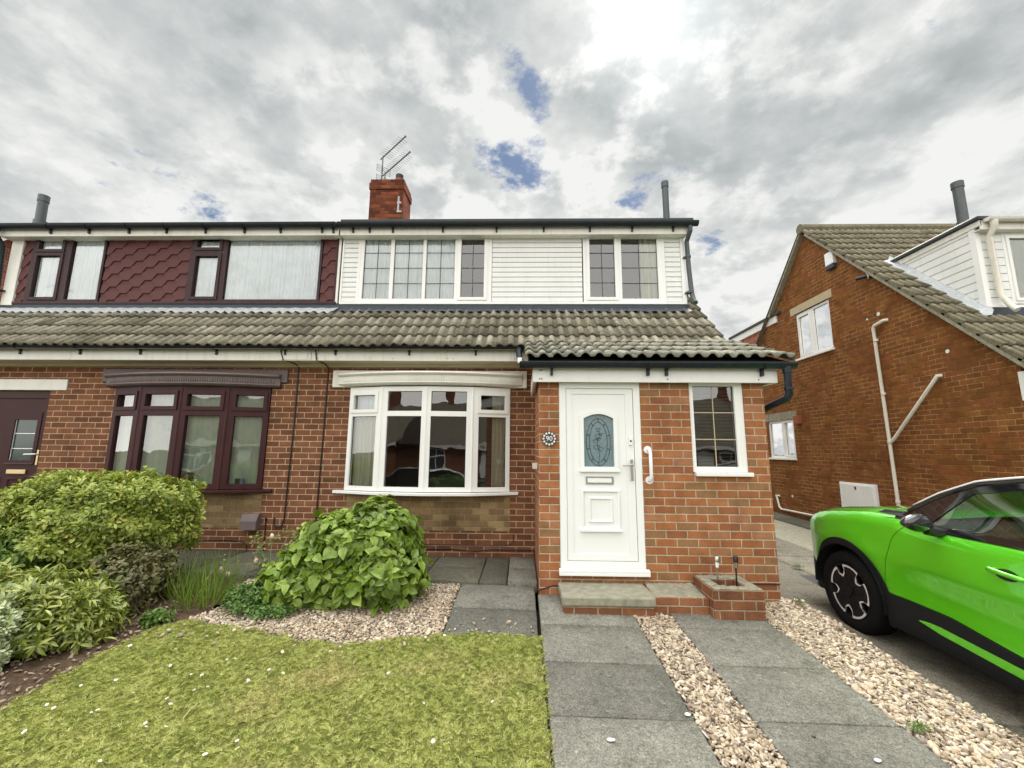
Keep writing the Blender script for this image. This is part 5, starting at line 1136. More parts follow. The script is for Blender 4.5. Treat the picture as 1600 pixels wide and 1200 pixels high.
solar(1.735, 4.0, .12, .30, 'metal', 'slim silver solar light in the planter, the left one of the pair')
solar(1.90, 4.0, .12, .30, 'black', 'black capped solar light in the planter, nearer the porch corner')

# ================================================================== CAR
def body_paint():
    m, g = new_mat('metallic_green_paint'); P = g.pos()
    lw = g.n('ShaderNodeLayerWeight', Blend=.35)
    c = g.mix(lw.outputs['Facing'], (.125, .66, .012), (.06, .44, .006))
    fl = g.noise(P, 900, 2, .5)
    finish(g, g.mix(1.0, c, g.ramp(fl, [(.3, .93), (.7, 1.07)]), 'MULTIPLY'), .24, spec=.5, metal=.45, coat=1.0); return m
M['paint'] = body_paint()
M['gloss_black'] = plain('gloss_black_trim', (.010,.010,.012), .07, .05, 3, coat=1, bstr=0)
M['cladding'] = plain('grey_plastic_cladding', (.009,.010,.011), .6, .1, 40, spec=.18, bstr=.25, fine=500)
M['silver'] = plain('machined_silver_rim', (.62,.59,.57), .35, .05, 10, metal=.15, bstr=0)
M['rimblack'] = plain('black_rim', (.010,.010,.011), .5, .1, 10, spec=.2, bstr=0)
M['chrome'] = plain('chrome_strip', (.8,.8,.8), .12, .02, 5, metal=1, bstr=0)
M['seat'] = plain('dark_seat_cloth', (.03,.03,.032), .85, .1, 30)
cs, cb, tilt = .95, np.array([3.686, 3.997, -.179]), rad(3.0)
Rt = np.array([[1, 0, 0], [0, math.cos(tilt), -math.sin(tilt)], [0, math.sin(tilt), math.cos(tilt)]])
def cw(p): return (np.asarray(p, float)@Rt.T)*cs+cb           # car space -> world
car = thing('green_crossover_car', 'bright metallic green crossover car with black mirror, parked on the driveway', 'car', tuple(cb))
WR, WB = .347, 2.56
# plan outline of the left side as distance along y: half width of the body at belt level
def halfw(y):
    ks = [-3.40, -3.30, -3.05, -2.56, -1.5, -.4, .0, .30, .48, .62, .72, .79, .84, .87]; vs = [.50, .70, .80, .875, .885, .885, .89, .87, .835, .78, .70, .58, .38, .02]
    return float(np.interp(y, ks, vs))
def zprof(y, z):       # width factor by height
    f = float(np.interp(z, [.18, .30, .45, .62, .78, .90, 1.0, 1.06, 1.12, 1.18], [.925, .965, .972, .985, 1.0, .985, .965, .948, .915, .87]))
    if -1.9 < y < -.5: f -= .030*math.exp(-((z-.63)/.12)**2)*min(1, (y+1.9)/.3, (-.5-y)/.3)
    q_ = max(0.0, min(1.0, (z-(ztop(y)-.085))/.085)); f -= .055*q_*q_
    fl = .014*math.exp(-((math.hypot(y, z-.35)-.50)/.09)**2)+.014*math.exp(-((math.hypot(y+WB, z-.35)-.50)/.09)**2)
    return f+fl
def ztop(y):           # top edge of the side panels (hood edge, then belt line)
    return float(np.interp(y, [-3.4, -3.0, -2.2, -1.45, -.86, -.62, -.50, -.12, .25, .45, .60, .72, .80, .87], [1.02, 1.16, 1.15, 1.115, 1.085, 1.09, 1.115, 1.085, 1.02, .975, .93, .88, .80, .72]))
def side(y, z, off=0.0): return -(halfw(y)*zprof(y, z)+off)
def clip_mesh(quads, fields):
    """clip a list of polygons (each list of (y,z)) by scalar fields, keeping f<=0"""
    out = quads
    for f in fields:
        res = []
        for P in out:
            v = [f(*p) for p in P]
            if all(a <= 0 for a in v): res.append(P); continue
            if all(a > 0 for a in v): continue
            Q = []
            for i in range(len(P)):
                a, b = P[i], P[(i+1) % len(P)]; fa, fb = v[i], v[(i+1) % len(P)]
                if fa <= 0: Q.append(a)
                if fa*fb < 0: t = fa/(fa-fb); Q.append((a[0]+(b[0]-a[0])*t, a[1]+(b[1]-a[1])*t))
            if len(Q) > 2: res.append(Q)
        out = res
    return out
def panel(name, mat, y0, y1, z0, z1, fields, off=0.0, thick=.0, st=.03, parent=None, fn=None, mirror=True, label=None):
    ny, nz = max(2, int((y1-y0)/st)), max(2, int((z1-z0)/st)); qs = []
    for i in range(ny):
        for j in range(nz):
            a, b = y0+(y1-y0)*i/ny, y0+(y1-y0)*(i+1)/ny; c, d = z0+(z1-z0)*j/nz, z0+(z1-z0)*(j+1)/nz
            qs.append([(a, c), (b, c), (b, d), (a, d)])
    qs = clip_mesh(qs, fields); fn = fn or (lambda y, z: side(y, z, off)); V = {}; vl = []; F = []
    for P in qs:
        idx = []
        for (y, z) in P:
            k = (round(y, 5), round(z, 5))
            if k not in V: V[k] = len(vl); vl.append((fn(y, z), y, z))
            if not idx or idx[-1] != V[k]: idx.append(V[k])
        if len(idx) > 1 and idx[0] == idx[-1]: idx.pop()
        if len(idx) > 2: F.append(tuple(idx))
    if thick:          # rim turned inward
        ec = {}
        for f in F:
            for a, b in zip(f, f[1:]+f[:1]): ec[(a, b)] = 1
        rim = [(a, b) for (a, b) in ec if (b, a) not in ec]; o = {}
        for a, b in rim:
            for q in (a, b):
                if q not in o: o[q] = len(vl); p = vl[q]; vl.append((p[0]+thick, p[1], p[2]))
        F += [(b, a, o[a], o[b]) for a, b in rim]
    ob = build(MB().add([cw(p) for p in vl], F), name, M[mat], parent or car, smooth='auto', fix=False, label=label)
    if mirror: build(MB().add([cw((-p[0], p[1], p[2])) for p in vl], [f[::-1] for f in F]), name, M[mat], parent or car, smooth='auto', fix=False, label=label)
    return ob
RA = .405
arch1 = lambda y, z: RA-math.hypot(y, z-WR); arch2 = lambda y, z: RA-math.hypot(y+WB, z-WR)
low = lambda y, z: float(np.interp(y, [-3.4, -2.2, -1.42, -.93, -.40, .0, .45, .55, .70, .87], [.52, .38, .450, .508, .500, .3, .30, .47, .50, .50]))-z   # paint above the sill cladding
g_ = .0035
ring1 = lambda y, z: (RA+.062)-math.hypot(y, z-WR); ring2 = lambda y, z: (RA+.062)-math.hypot(y+WB, z-WR)
seamy = lambda z: float(np.interp(z, [.3, .52, .75, .95, 1.03, 1.1], [-.40, -.415, -.445, -.50, -.56, -.66]))
top = lambda y, z: z-ztop(y)
panel('front_wing', 'paint', -.72, .87, .28, 1.14, [ring1, low, top, lambda y, z: seamy(z)+g_-y], thick=.02, st=.025)
panel('front_door', 'paint', -1.62, -.38, .28, 1.14, [low, top, lambda y, z: y-(seamy(z)-g_), lambda y, z: -1.56-y], thick=.02, st=.03)
panel('rear_door', 'paint', -2.6, -1.5, .28, 1.2, [low, ring2, top, lambda y, z: y-(-1.568), lambda y, z: -2.35-y], thick=.02, st=.04)
panel('rear_wing', 'paint', -3.40, -2.3, .28, 1.2, [low, ring2, top, lambda y, z: y-(-2.357)], thick=.02, st=.04)
inlow = lambda y, z: -low(y, z)+.004
botf = lambda y, z: .238-z
panel('wheel_arch_cladding', 'cladding', -.50, .50, .22, .85, [arch1, lambda y, z: -ring1(y, z)], off=.010, thick=.05, st=.02)
panel('wheel_arch_cladding', 'cladding', -WB-.5, -WB+.5, .22, .85, [arch2, lambda y, z: -ring2(y, z)], off=.010, thick=.05, st=.025)
strip = lambda y, z: max(y+.62, abs(z-float(np.interp(y, [-2.4, -1.376, -.62], [.345, .362, .396])))-float(np.interp(y, [-1.4, -.85, -.62], [.030, .026, .0])))
panel('sill_cladding', 'cladding', -2.14, -.36, .20, .56, [inlow, ring1, ring2, botf, lambda y, z: -strip(y, z)], off=.014, thick=.03, st=.025)
panel('sill_stripe', 'paint', -2.1, -.60, .30, .45, [strip, ring2], off=.015, st=.02, label='green blade set in the dark sill cladding')
panel('front_bumper_cladding', 'cladding', .30, .87, .20, .52, [inlow, ring1, botf], off=.006, thick=.02, st=.02)
panel('rear_bumper_cladding', 'cladding', -3.40, -2.9, .20, .60, [inlow, ring2, botf], off=.006, thick=.02, st=.04)
# hood, nose, underside
def loft(name, mat, rows, label=None):
    n = len(rows[0]); mb = MB(); mb.v = [tuple(cw(p)) for r in rows for p in r]
    mb.f = [(i*n+j, i*n+j+1, (i+1)*n+j+1, (i+1)*n+j) for i in range(len(rows)-1) for j in range(n-1)]
    return build(mb, name, M[mat], car, smooth='auto', fix=True, label=label)
rows = []
for y in list(np.linspace(-.62, .80, 34))+[.83, .86]:
    zt = ztop(y); a = halfw(y)*zprof(y, zt); r = []
    for k in range(-14, 15):
        t = k/14; cr = (.055*(1-t*t)+.022*math.exp(-((abs(t)-.80)/.09)**2))*min(1, (.90-y)/.35); r.append((a*t, y, zt+cr-.0005))
    rows.append(r)
loft('bonnet', 'paint', rows)
mb = MB()
for sgn in (-1, 1):
    pts = [(sgn*(halfw(y)*zprof(y, ztop(y))-.085), y, ztop(y)+.030+.030*0) for y in np.linspace(-.50, .62, 18)]
    pts = [(p[0], p[1], ztop(p[1])+(.055*(1-(abs(p[0])/(halfw(p[1])*zprof(p[1], ztop(p[1]))))**2)+.020)*min(1, (.90-p[1])/.35)+.0012) for p in pts]
    mb.tube([cw(p) for p in pts], .0035, 5)
build(mb, 'bonnet_shut_line', M['black'], car)
mb = MB()
for sgn in (-1, 1): mb.add([cw(p) for p in ((sgn*.80, -.30, ztop(-.30)+.014), (sgn*.775, -.34, ztop(-.3)+.042), (sgn*.74, -.66, 1.165), (sgn*.79, -.66, 1.125))], [(0, 1, 2, 3)])
build(mb, 'cowl_trim', M['cladding'], car)
zs = np.linspace(.21, .72, 12)
rows = [[(t*halfw(.80)*.98, .865-.05*abs(t)**3-.10*max(0, .32-z), z) for t in np.linspace(-1, 1, 17)] for z in zs]
loft('front_bumper', 'cladding', rows)
mb = MB()
for sgn in (-1, 1): mb.add([cw(p) for p in ((sgn*.60, .795, .80), (sgn*.79, .60, .86), (sgn*.80, .57, .80), (sgn*.62, .80, .73))], [(0, 1, 2, 3)])
mb2 = [build(mb, 'headlight', M['white_plastic'], car)]
rows = [[(t*.82, y, .22) for t in np.linspace(-1, 1, 3)] for y in np.linspace(-3.2, .8, 5)]; loft('underbody', 'black', rows)
mb = MB()
for yc in (0, -WB):
    for sgn in (-1, 1):
        ang = np.linspace(-.1, math.pi+.1, 18); A = [(sgn*.90, yc+(RA+.004)*math.cos(a), WR+(RA+.004)*math.sin(a)) for a in ang]; B = [(sgn*.55, p[1], p[2]) for p in A]
        n = len(A); mb.add([cw(p) for p in A+B], [(k, k+1, k+1+n, k+n) for k in range(n-1)])
        mb.add([cw(p) for p in B]+[cw((sgn*.55, yc, WR))], [(k, k+1, n) for k in range(n-1)])
build(mb, 'wheel_well', M['black'], car, fix=False)
# greenhouse
zr = lambda y: float(np.interp(y, [-3.30, -3.1, -2.8, -2.4, -1.9, -1.5, -1.25, -1.0, -.77, -.60, -.50], [1.12, 1.28, 1.42, 1.50, 1.535, 1.52, 1.492, 1.437, 1.32, 1.20, 1.12]))
gw = lambda y, z: -float(np.interp(z, [1.0, 1.10, 1.30, 1.45, 1.54], [.815, .80, .715, .645, .60]))*float(np.interp(y, [-3.3, -2.8, -2.0, -.9, -.5], [.85, .95, 1.0, 1.0, .985]))
panel('side_glass', 'car_glass', -2.95, -.55, 1.05, 1.56, [lambda y, z: ztop(y)-.01-z, lambda y, z: z-(zr(y)-.045), lambda y, z: y+.66], fn=gw, st=.04)
panel('window_surround', 'gloss_black', -3.1, -.46, 1.03, 1.56, [lambda y, z: ztop(y)-.02-z, lambda y, z: z-zr(y), lambda y, z: -max(ztop(y)+.028-z, z-(zr(y)-.065), y+.93-(1.30-z)*.9, -2.75-y)], fn=lambda y, z: gw(y, z)-.006, thick=.02, st=.02)
mb = MB()
for sgn in (-1, 1): mb.tube([cw((sgn*(-gw(y, zr(y))+.004), y, zr(y)+.004)) for y in np.linspace(-3.15, -.56, 46)], .018, 8)
build(mb, 'roof_rail', M['gloss_black'], car, smooth=True)
mb = MB()
for sgn in (-1, 1): mb.tube([cw((sgn*(-gw(y, zr(y))+.006), y, zr(y)+.020)) for y in np.linspace(-3.10, -.60, 46)], .011, 8)
build(mb, 'roof_strip', M['silver'], car, smooth=True)
mb = MB()
for sgn in (-1, 1): mb.tube([cw((sgn*(-side(y, ztop(y))+.002), y, ztop(y)+.004)) for y in np.linspace(-2.8, -.86, 30)], .011, 6)
build(mb, 'belt_strip', M['cladding'], car, smooth=True)
rows = [[(t*(-gw(y, zr(y))), y, zr(y)+.022*(1-t*t)) for t in np.linspace(-1, 1, 13)] for y in list(np.linspace(-3.1, -1.02, 22))]; loft('roof', 'gloss_black', rows)
rows = [[(t*(-gw(y, zr(y)))*1.0, y+.12*(1-t*t), zr(y)+.0*t) for t in np.linspace(-1, 1, 13)] for y in list(np.linspace(-1.02, -.50, 8))]; loft('windscreen', 'car_glass', rows)
rows = [[(t*(-gw(-3.1, 1.3)), -3.10-.25*(1-s), 1.02+.30*s) for t in np.linspace(-1, 1, 7)] for s in np.linspace(0, 1, 4)]; loft('rear_screen', 'car_glass', rows)
rows = [[(t*.78, -3.33, z) for t in np.linspace(-1, 1, 7)] for z in (.3, .6, .9, 1.05)]; loft('tailgate', 'paint', rows)
# inside
def cbox(mb, x0, y0, z0, x1, y1, z1):
    P = [(x0,y0,z0),(x1,y0,z0),(x1,y1,z0),(x0,y1,z0),(x0,y0,z1),(x1,y0,z1),(x1,y1,z1),(x0,y1,z1)]
    mb.add([cw(p) for p in P], [(0,3,2,1),(4,5,6,7),(0,1,5,4),(1,2,6,5),(2,3,7,6),(3,0,4,7)])
mb = MB(); cbox(mb, -.78, -1.02, .6, .78, -.50, 1.08); mb.add([cw(p) for p in ((-.77, -1.05, 1.06), (.77, -1.05, 1.06), (.77, -.5, 1.13), (-.77, -.5, 1.13))], [(0, 1, 2, 3)]); cbox(mb, -.12, -1.10, .9, .22, -.98, 1.16); build(mb, 'dashboard', M['black'], car, bevel=.02)
mb = MB(); cbox(mb, -.84, -3.2, .25, .84, -.5, .42); cbox(mb, .79, -3.0, .4, .80, -.5, 1.08); build(mb, 'cabin_floor', M['seat'], car)
for sx in (-.38, .38):
    for sy in (-1.75, -2.55):
        mb = MB(); cbox(mb, sx-.25, sy, .45, sx+.25, sy+.48, .66); mb.tube([cw((sx, sy+.02, .62)), cw((sx, sy-.10, 1.0)), cw((sx, sy-.16, 1.20))], [.20, .20, .15], 10); mb.tube([cw((sx-.12, sy-.18, 1.33)), cw((sx+.12, sy-.18, 1.33))], .085, 10)
        build(mb, 'car_seat', M['seat'], car, bevel=.03)
mb = MB(); mb.tube([cw((.38+.18*math.cos(a), -1.16-.09*math.sin(a), 1.00+.16*math.sin(a))) for a in np.linspace(0, 2*math.pi, 21)], .016, 6, False); build(mb, 'steering_wheel', M['black'], car)
# mirror
for sgn, lb in ((-1, None), (1, None)):
    mb = MB(); NU, NV = 18, 12; V = []; F = []
    for i in range(NU+1):
        for j in range(NV):
            s = i/NU; a = 2*math.pi*j/NV; r = max(0.001, (math.sin(math.pi*min(1, .06+s*.90)))**.55)
            x = sgn*(.875+.215*s); hh = .088*r*(1-.25*s); dd = .105*r*(1-.12*s)
            cz = 1.125+.012*s; cy = -.86-.02*s; yy_ = cy+dd*math.cos(a)*(1 if math.cos(a) > 0 else .45); V.append(tuple(cw((x, yy_, cz+hh*math.sin(a)*(1 if math.sin(a) > 0 else .72)))))
    for i in range(NU):
        for j in range(NV): F.append((i*NV+j, i*NV+(j+1) % NV, (i+1)*NV+(j+1) % NV, (i+1)*NV+j))
    F += [tuple(range(NV)), tuple(range(NU*NV, NU*NV+NV))]; mb.add(V, F); mi = build(mb, 'door_mirror', M['gloss_black'], car, smooth=True)
    mb = MB(); mb.tube([cw((sgn*.80, -.87, 1.065)), cw((sgn*.93, -.87, 1.09))], .030, 8); build(mb, 'mirror_stalk', M['black'], mi, smooth='auto')
    # door handle
    mb = MB(); yh = np.linspace(-1.43, -1.21, 12); mb.tube([cw((sgn*(-side(y, .93)+.030*math.sin(math.pi*(i+.6)/12.2)**.5), y, .928+.012*i/11)) for i, y in enumerate(yh)], [.010]+[.015]*10+[.007], 8); hd_ = build(mb, 'door_handle', M['paint'], car, smooth=True)
    mb = MB(); mb.add([cw((sgn*(-side(-1.32+.07*math.cos(a), .925+.034*math.sin(a))+.0015), -1.32+.07*math.cos(a), .925+.034*math.sin(a))) for a in np.linspace(0, 2*math.pi, 21)[:-1]], [tuple(range(20))]); build(mb, 'handle_recess', M['black'], hd_)
# wheels
def wheel(yc, sgn):
    def P(r, a, x): return cw((sgn*x, yc+r*math.cos(a), WR+r*math.sin(a)))
    prof = [(.225, .70), (.235, .68), (.30, .665), (.335, .675), (.347, .70), (.347, .83), (.338, .866), (.318, .882), (.280, .888), (.248, .882), (.236, .868)]
    n = 56; mb = MB(); V = [tuple(P(r, 2*math.pi*k/n, x)) for r, x in prof for k in range(n)]; m_ = len(prof)
    mb.add(V, [(i*n+k, i*n+(k+1) % n, (i+1)*n+(k+1) % n, (i+1)*n+k) for i in range(m_-1) for k in range(n)])
    w_ = build(mb, 'wheel', M['tyre'], car, smooth='auto')
    prof = [(.238, .868), (.236, .878), (.226, .874), (.218, .83), (.215, .74)]; mb = MB(); V = [tuple(P(r, 2*math.pi*k/n, x)) for r, x in prof for k in range(n)]
    mb.add(V, [(i*n+k, i*n+(k+1) % n, (i+1)*n+(k+1) % n, (i+1)*n+k) for i in range(4) for k in range(n)])
    mb.add([tuple(P(.215, 2*math.pi*k/n, .745)) for k in range(n)], [tuple(range(n))])
    build(mb, 'rim', M['rimblack'], w_, smooth='auto')
    # five broad spokes in gloss black with a machined silver outline
    out = []; silver = []
    for k in range(5):
        a0 = 2*math.pi*k/5+math.pi/2+.12
        seg = [(.229, -.42), (.234, -.21), (.235, .0), (.234, .21), (.229, .42), (.172, .40), (.148, .53), (.140, .628), (.148, .727), (.172, .857)]
        out += [(r, a0+a) for r, a in seg]
    mb = MB(); fr_ = [tuple(P(r, a, .868)) for r, a in out]; bk = [tuple(P(r, a, .84)) for r, a in out]; k_ = len(out)
    mb.add(fr_+bk+[tuple(P(0, 0, .855))], [(i, (i+1) % k_, 2*k_) for i in range(k_)]+[(i, (i+1) % k_, (i+1) % k_+k_, i+k_) for i in range(k_)]); build(mb, 'spokes', M['rimblack'], w_)
    mb = MB(); inn = [(r-.026 if r > .2 else r-.018, a) for r, a in out]; A = [tuple(P(r, a, .872)) for r, a in out]; B = [tuple(P(r, a, .8715)) for r, a in inn]; C = [tuple(P(r, a, .86)) for r, a in out]
    skip = [i for i in range(k_) if 2 <= i % 9 and i % 9 <= 1]
    mb.add(A+B+C, [(i, (i+1) % k_, (i+1) % k_+k_, i+k_) for i in range(k_)]+[(i, (i+1) % k_, (i+1) % k_+2*k_, i+2*k_) for i in range(k_)]); build(mb, 'rim_edge', M['silver'], w_, fix=False)
    mb = MB()
    for k in range(5):
        a0 = 2*math.pi*k/5+math.pi/2+.12; mb.add([tuple(P(r, a0+a, x)) for r, a, x in ((.10, .18, .872), (.15, .10, .873), (.15, .02, .873), (.10, .02, .872))], [(0, 1, 2, 3)])
        mb.tube([tuple(P(.055, a0+.6, .866)), tuple(P(.055, a0+.6, .874))], .008, 6)
    build(mb, 'wheel_bolts', M['cladding'], w_)
    mb = MB(); mb.tube([tuple(P(0, 0, .862)), tuple(P(0, 0, .878))], .034*cs, 20); hb_ = build(mb, 'hub_cap', M['cladding'], w_, smooth='auto')
for yc in (0, -WB):
    for sgn in (-1, 1): wheel(yc, sgn)

# ================================================================== PLANTS
def leaf_tpl(prof, fold=.25, curl=.25, nx=2, wave=0.0):
    """prof: list of (t, halfwidth); unit length leaf along +y"""
    V = []; F = []; k = 2*nx+1
    for i, (t, w_) in enumerate(prof):
        for j in range(-nx, nx+1):
            s = j/nx; V.append((s*w_, t-.06*abs(s)*w_, fold*abs(s)*w_-curl*t*t+wave*math.sin(i*2.3+j)*w_*abs(s)))
    for i in range(len(prof)-1):
        for j in range(k-1): F.append((i*k+j, i*k+j+1, (i+1)*k+j+1, (i+1)*k+j))
    return np.array(V), np.array(F)
L_OVATE = leaf_tpl([(0, .02), (.08, .10), (.2, .25), (.38, .34), (.55, .33), (.72, .24), (.86, .12), (1, .01)], .35, .28, 2, .10)
L_OBOV = leaf_tpl([(0, .03), (.2, .10), (.45, .19), (.7, .22), (.88, .13), (1, .02)], .4, .22, 1)
L_NARROW = leaf_tpl([(0, .03), (.2, .08), (.45, .12), (.7, .11), (.88, .06), (1, .005)], .5, .35, 1)
L_SMALL = leaf_tpl([(0, .05), (.3, .26), (.6, .30), (.85, .16), (1, .02)], .3, .2, 1)
L_BLADE = leaf_tpl([(0, .012), (.25, .013), (.5, .012), (.75, .008), (1, .001)], .5, .45, 1)
def sph(n):
    d = rng.normal(size=(n, 3)); return d/np.linalg.norm(d, axis=1, keepdims=True)
def tips_on(blobs, n, zmin=None, depth=.13, lump=.10, lowcut=-.55):
    w_ = np.array([r[0]*r[1]+r[1]*r[2]+r[0]*r[2] for c, r in blobs]); w_ = w_/w_.sum(); P = []; D = []
    for (c, r), f in zip(blobs, w_):
        m = int(n*f*1.6); d = sph(m); d = d[d[:, 2] > lowcut]; c = np.array(c); r = np.array(r)
        l = 1+lump*(np.sin(d[:, 0]*7+c[0]*5)*np.sin(d[:, 1]*6+1)+.7*np.sin(d[:, 2]*9+d[:, 0]*5))
        q = l-np.abs(rng.normal(0, depth, len(d)))+(rng.random(len(d)) < .10)*rng.uniform(0, .16, len(d)); p = c+d*r*q[:, None]; nn = d/r; nn /= np.linalg.norm(nn, axis=1, keepdims=True)
        keep = np.ones(len(p), bool)
        for (c2, r2) in blobs:
            if np.allclose(c2, c): continue
            keep &= (((p-np.array(c2))/np.array(r2))**2).sum(1) > .62
        P.append(p[keep]); D.append(nn[keep])
    P = np.concatenate(P); D = np.concatenate(D)
    if zmin is not None: k = P[:, 2] > zmin; P, D = P[k], D[k]
    return P, D
def whorls(P, D, k, spread, outw, upb, rad_, size, szvar, tpl, tipvar=.06, flat=.0):
    N = len(P); a0 = rng.uniform(0, 2*np.pi, N); Pl, Fl, Tl = [], [], []
    ref = np.where(np.abs(D[:, 2:3]) < .9, np.array([[0, 0, 1.0]]), np.array([[1.0, 0, 0]])); e = np.cross(D, ref); e /= np.linalg.norm(e, axis=1, keepdims=True); b = np.cross(D, e)
    bt = rng.random(N); off = 0
    for i in range(k):
        a = a0+2*np.pi*i/k+rng.normal(0, .25, N); radv = np.cos(a)[:, None]*e+np.sin(a)[:, None]*b
        fw = radv*spread+D*outw+np.array([0, 0, upb])+rng.normal(0, .18, (N, 3)); up = D*1.0+np.array([0, 0, .8])+rng.normal(0, .25, (N, 3))
        R = frame_from(fw, up); pos = P+radv*rad_+D*rng.uniform(-1, 1, N)[:, None]*rad_*2.2
        s = size*(1+rng.normal(0, szvar, N)); t = np.clip(bt*.7+rng.normal(.15, .12, N), 0, 1)
        V, Fc, T = scatter(tpl[0], tpl[1], pos, R, s, t); ex = np.abs(tpl[0][:, 0]); T = np.clip(T+.26*(np.tile(ex/ex.max(), N)-.45), 0, 1); Pl.append(V); Fl.append(Fc+off); Tl.append(T); off += len(V)
    return np.concatenate(Pl), np.concatenate(Fl), np.concatenate(Tl)
def stems(parent, base, P, n, r0=.008, mat='stem', name='stems', sag=.0):
    mb = MB(); idx = rng.choice(len(P), min(n, len(P)), replace=False); base = np.array(base)
    for i in idx:
        b_ = base+rng.normal(0, .05, 3)*np.array([1, 1, 0]); p = P[i]; m1 = b_*.6+p*.4+np.array([0, 0, .06]); m2 = b_*.25+p*.75+np.array([0, 0, .03])
        mb.tube([b_, m1, m2, p], [r0, r0*.7, r0*.45, r0*.2], 5, False)
    build(mb, name, M[mat], parent, smooth=True, fix=False)
def bush(name, label, cat, base, mat, blobs, ntips, k, spread, outw, upb, rad_, size, szvar, tpl, nst=40, depth=.13, lump=.10, lowcut=-.55, r0=.008, inner=.35, tint=None, group=None, stmat='stem'):
    t = thing(name, label, cat, base, group)
    P, D = tips_on(blobs, ntips, base[2]+.02, depth, lump, lowcut)
    P2, D2 = tips_on([(c, tuple(np.array(r)*.78)) for c, r in blobs], int(ntips*inner), base[2]+.02, .18, lump, lowcut)
    V, Fc, T = whorls(np.concatenate([P, P2]), np.concatenate([D, D2]), k, spread, outw, upb, rad_, size, szvar, tpl)
    if tint is not None: T = np.clip(T*tint[1]+tint[0], 0, 1)
    mesh_obj('foliage', fast_mesh('foliage', V, Fc, M[mat], T, smooth=True), t)
    stems(t, base, P, nst, r0, stmat)
    return t, P
z_ = gz(-1.45, 4.2)
bush('hydrangea_bush', 'round bush of broad bright green leaves on the pale gravel below the white bow window', 'bush', (-1.50, 4.22, z_), 'hyd',
     [((-1.40, 4.18, .43), (.42, .42, .39)), ((-1.66, 4.12, .38), (.42, .40, .35)), ((-1.92, 3.98, .18), (.34, .32, .24)), ((-1.25, 4.02, .24), (.36, .36, .26)), ((-1.6, 3.98, .17), (.40, .28, .22))], 1150, 4, .95, .42, -.22, .018, .080, .38, L_OVATE, 60, .10, .07, -.75, .007, .5, (.0, 1.0))
z_ = gz(-3.6, 3.9)
bush('light_green_shrub', 'large spreading shrub with small light green leaves in front of the maroon bow window', 'shrub', (-3.60, 3.85, z_), 'euon',
     [((-4.02, 3.95, .76), (.62, .45, .31)), ((-3.58, 4.0, .72), (.46, .42, .34)), ((-3.95, 3.72, .54), (.46, .36, .27)), ((-4.40, 3.98, .68), (.42, .4, .34)), ((-3.30, 4.05, .58), (.22, .25, .24))], 5200, 6, .8, .55, .12, .009, .041, .22, L_OBOV, 60, .16, .16, -.7, .012, .45)
bush('dark_green_shrub', 'darker green shrub at the left edge under the light green one', 'shrub', (-4.35, 3.5, gz(-4.35, 3.5)), 'darkshrub',
     [((-4.20, 3.45, .30), (.42, .38, .38)), ((-4.75, 3.7, .42), (.5, .4, .42))], 2300, 5, .8, .5, .1, .010, .046, .2, L_OBOV, 30, .14, .14, -.6)
bush('variegated_shrub', 'low shrub with narrow glossy yellow-edged leaves at the border of the soil', 'shrub', (-3.42, 2.98, gz(-3.42, 2.98)), 'pieris',
     [((-3.34, 3.08, .14), (.38, .32, .28)), ((-3.78, 3.05, .16), (.42, .36, .30)), ((-3.12, 3.14, .10), (.24, .25, .19))], 1500, 7, .75, .6, .05, .008, .058, .22, L_NARROW, 40, .16, .15, -.6)
bush('silver_shrub', 'pale silvery white shrub cut by the left edge of the picture', 'shrub', (-3.30, 2.70, gz(-3.30, 2.70)), 'white_leaf',
     [((-3.37, 2.72, .14), (.19, .20, .25))], 900, 6, .7, .6, .2, .006, .034, .2, L_OBOV, 24, .16, .12, -.6)
bush('bronze_shrub', 'brown and olive leaved shrub between the light green shrub and the tufted grass', 'shrub', (-3.12, 3.55, gz(-3.12, 3.55)), 'brown_leaf',
     [((-3.26, 3.56, .18), (.24, .24, .25)), ((-3.38, 3.75, .36), (.26, .24, .18)), ((-3.20, 3.80, .26), (.20, .2, .20))], 900, 5, .8, .4, .05, .008, .034, .25, L_SMALL, 40, .3, .22, -.8)
bush('creeping_plant', 'small dark leafed plant at the left foot of the broad-leaved bush', 'plant', (-2.25, 3.72, gz(-2.25, 3.72)), 'small_leaf',
     [((-2.27, 3.74, .07), (.20, .19, .13)), ((-2.02, 3.60, .03), (.22, .12, .05))], 750, 4, .8, .4, .1, .008, .024, .25, L_SMALL, 24, .25, .2, -.5, .003)
bush('low_rosette', 'small bright green rosette plant on the soil at the lawn edge', 'plant', (-2.80, 3.42, gz(-2.80, 3.42)), 'small_leaf',
     [((-2.80, 3.42, .03), (.085, .075, .055))], 90, 5, .9, .5, .2, .006, .034, .2, L_SMALL, 8, .2, .1, -.3, .003, tint=(.45, .6))
# tufted long grass
def tuft(label, x, y, n, h, rad_, tn=.5):
    t = thing('long_grass', label, 'grass', (x, y, gz(x, y)))
    a = rng.uniform(0, 2*np.pi, n); r = rad_*np.sqrt(rng.random(n)); P = np.stack([x+r*np.cos(a), y+r*np.sin(a), gz(x, y)+np.zeros(n)], 1)
    fw = np.stack([np.cos(a)*(.3+r/rad_*.6), np.sin(a)*(.3+r/rad_*.6), np.ones(n)], 1)+rng.normal(0, .22, (n, 3)); up = -np.stack([np.cos(a), np.sin(a), -.2*np.ones(n)], 1)
    s = h*rng.uniform(.5, 1.15, n); V, Fc, T = scatter(L_BLADE[0], L_BLADE[1], P, frame_from(fw, -up), s, np.clip(rng.normal(tn, .25, n), 0, 1))
    mesh_obj('blades', fast_mesh('blades', V, Fc, M['grass_blade'], T, smooth=True), t)
tuft('tuft of long green grass at the corner of the pale gravel bed', -2.72, 3.80, 170, .36, .20, .65)
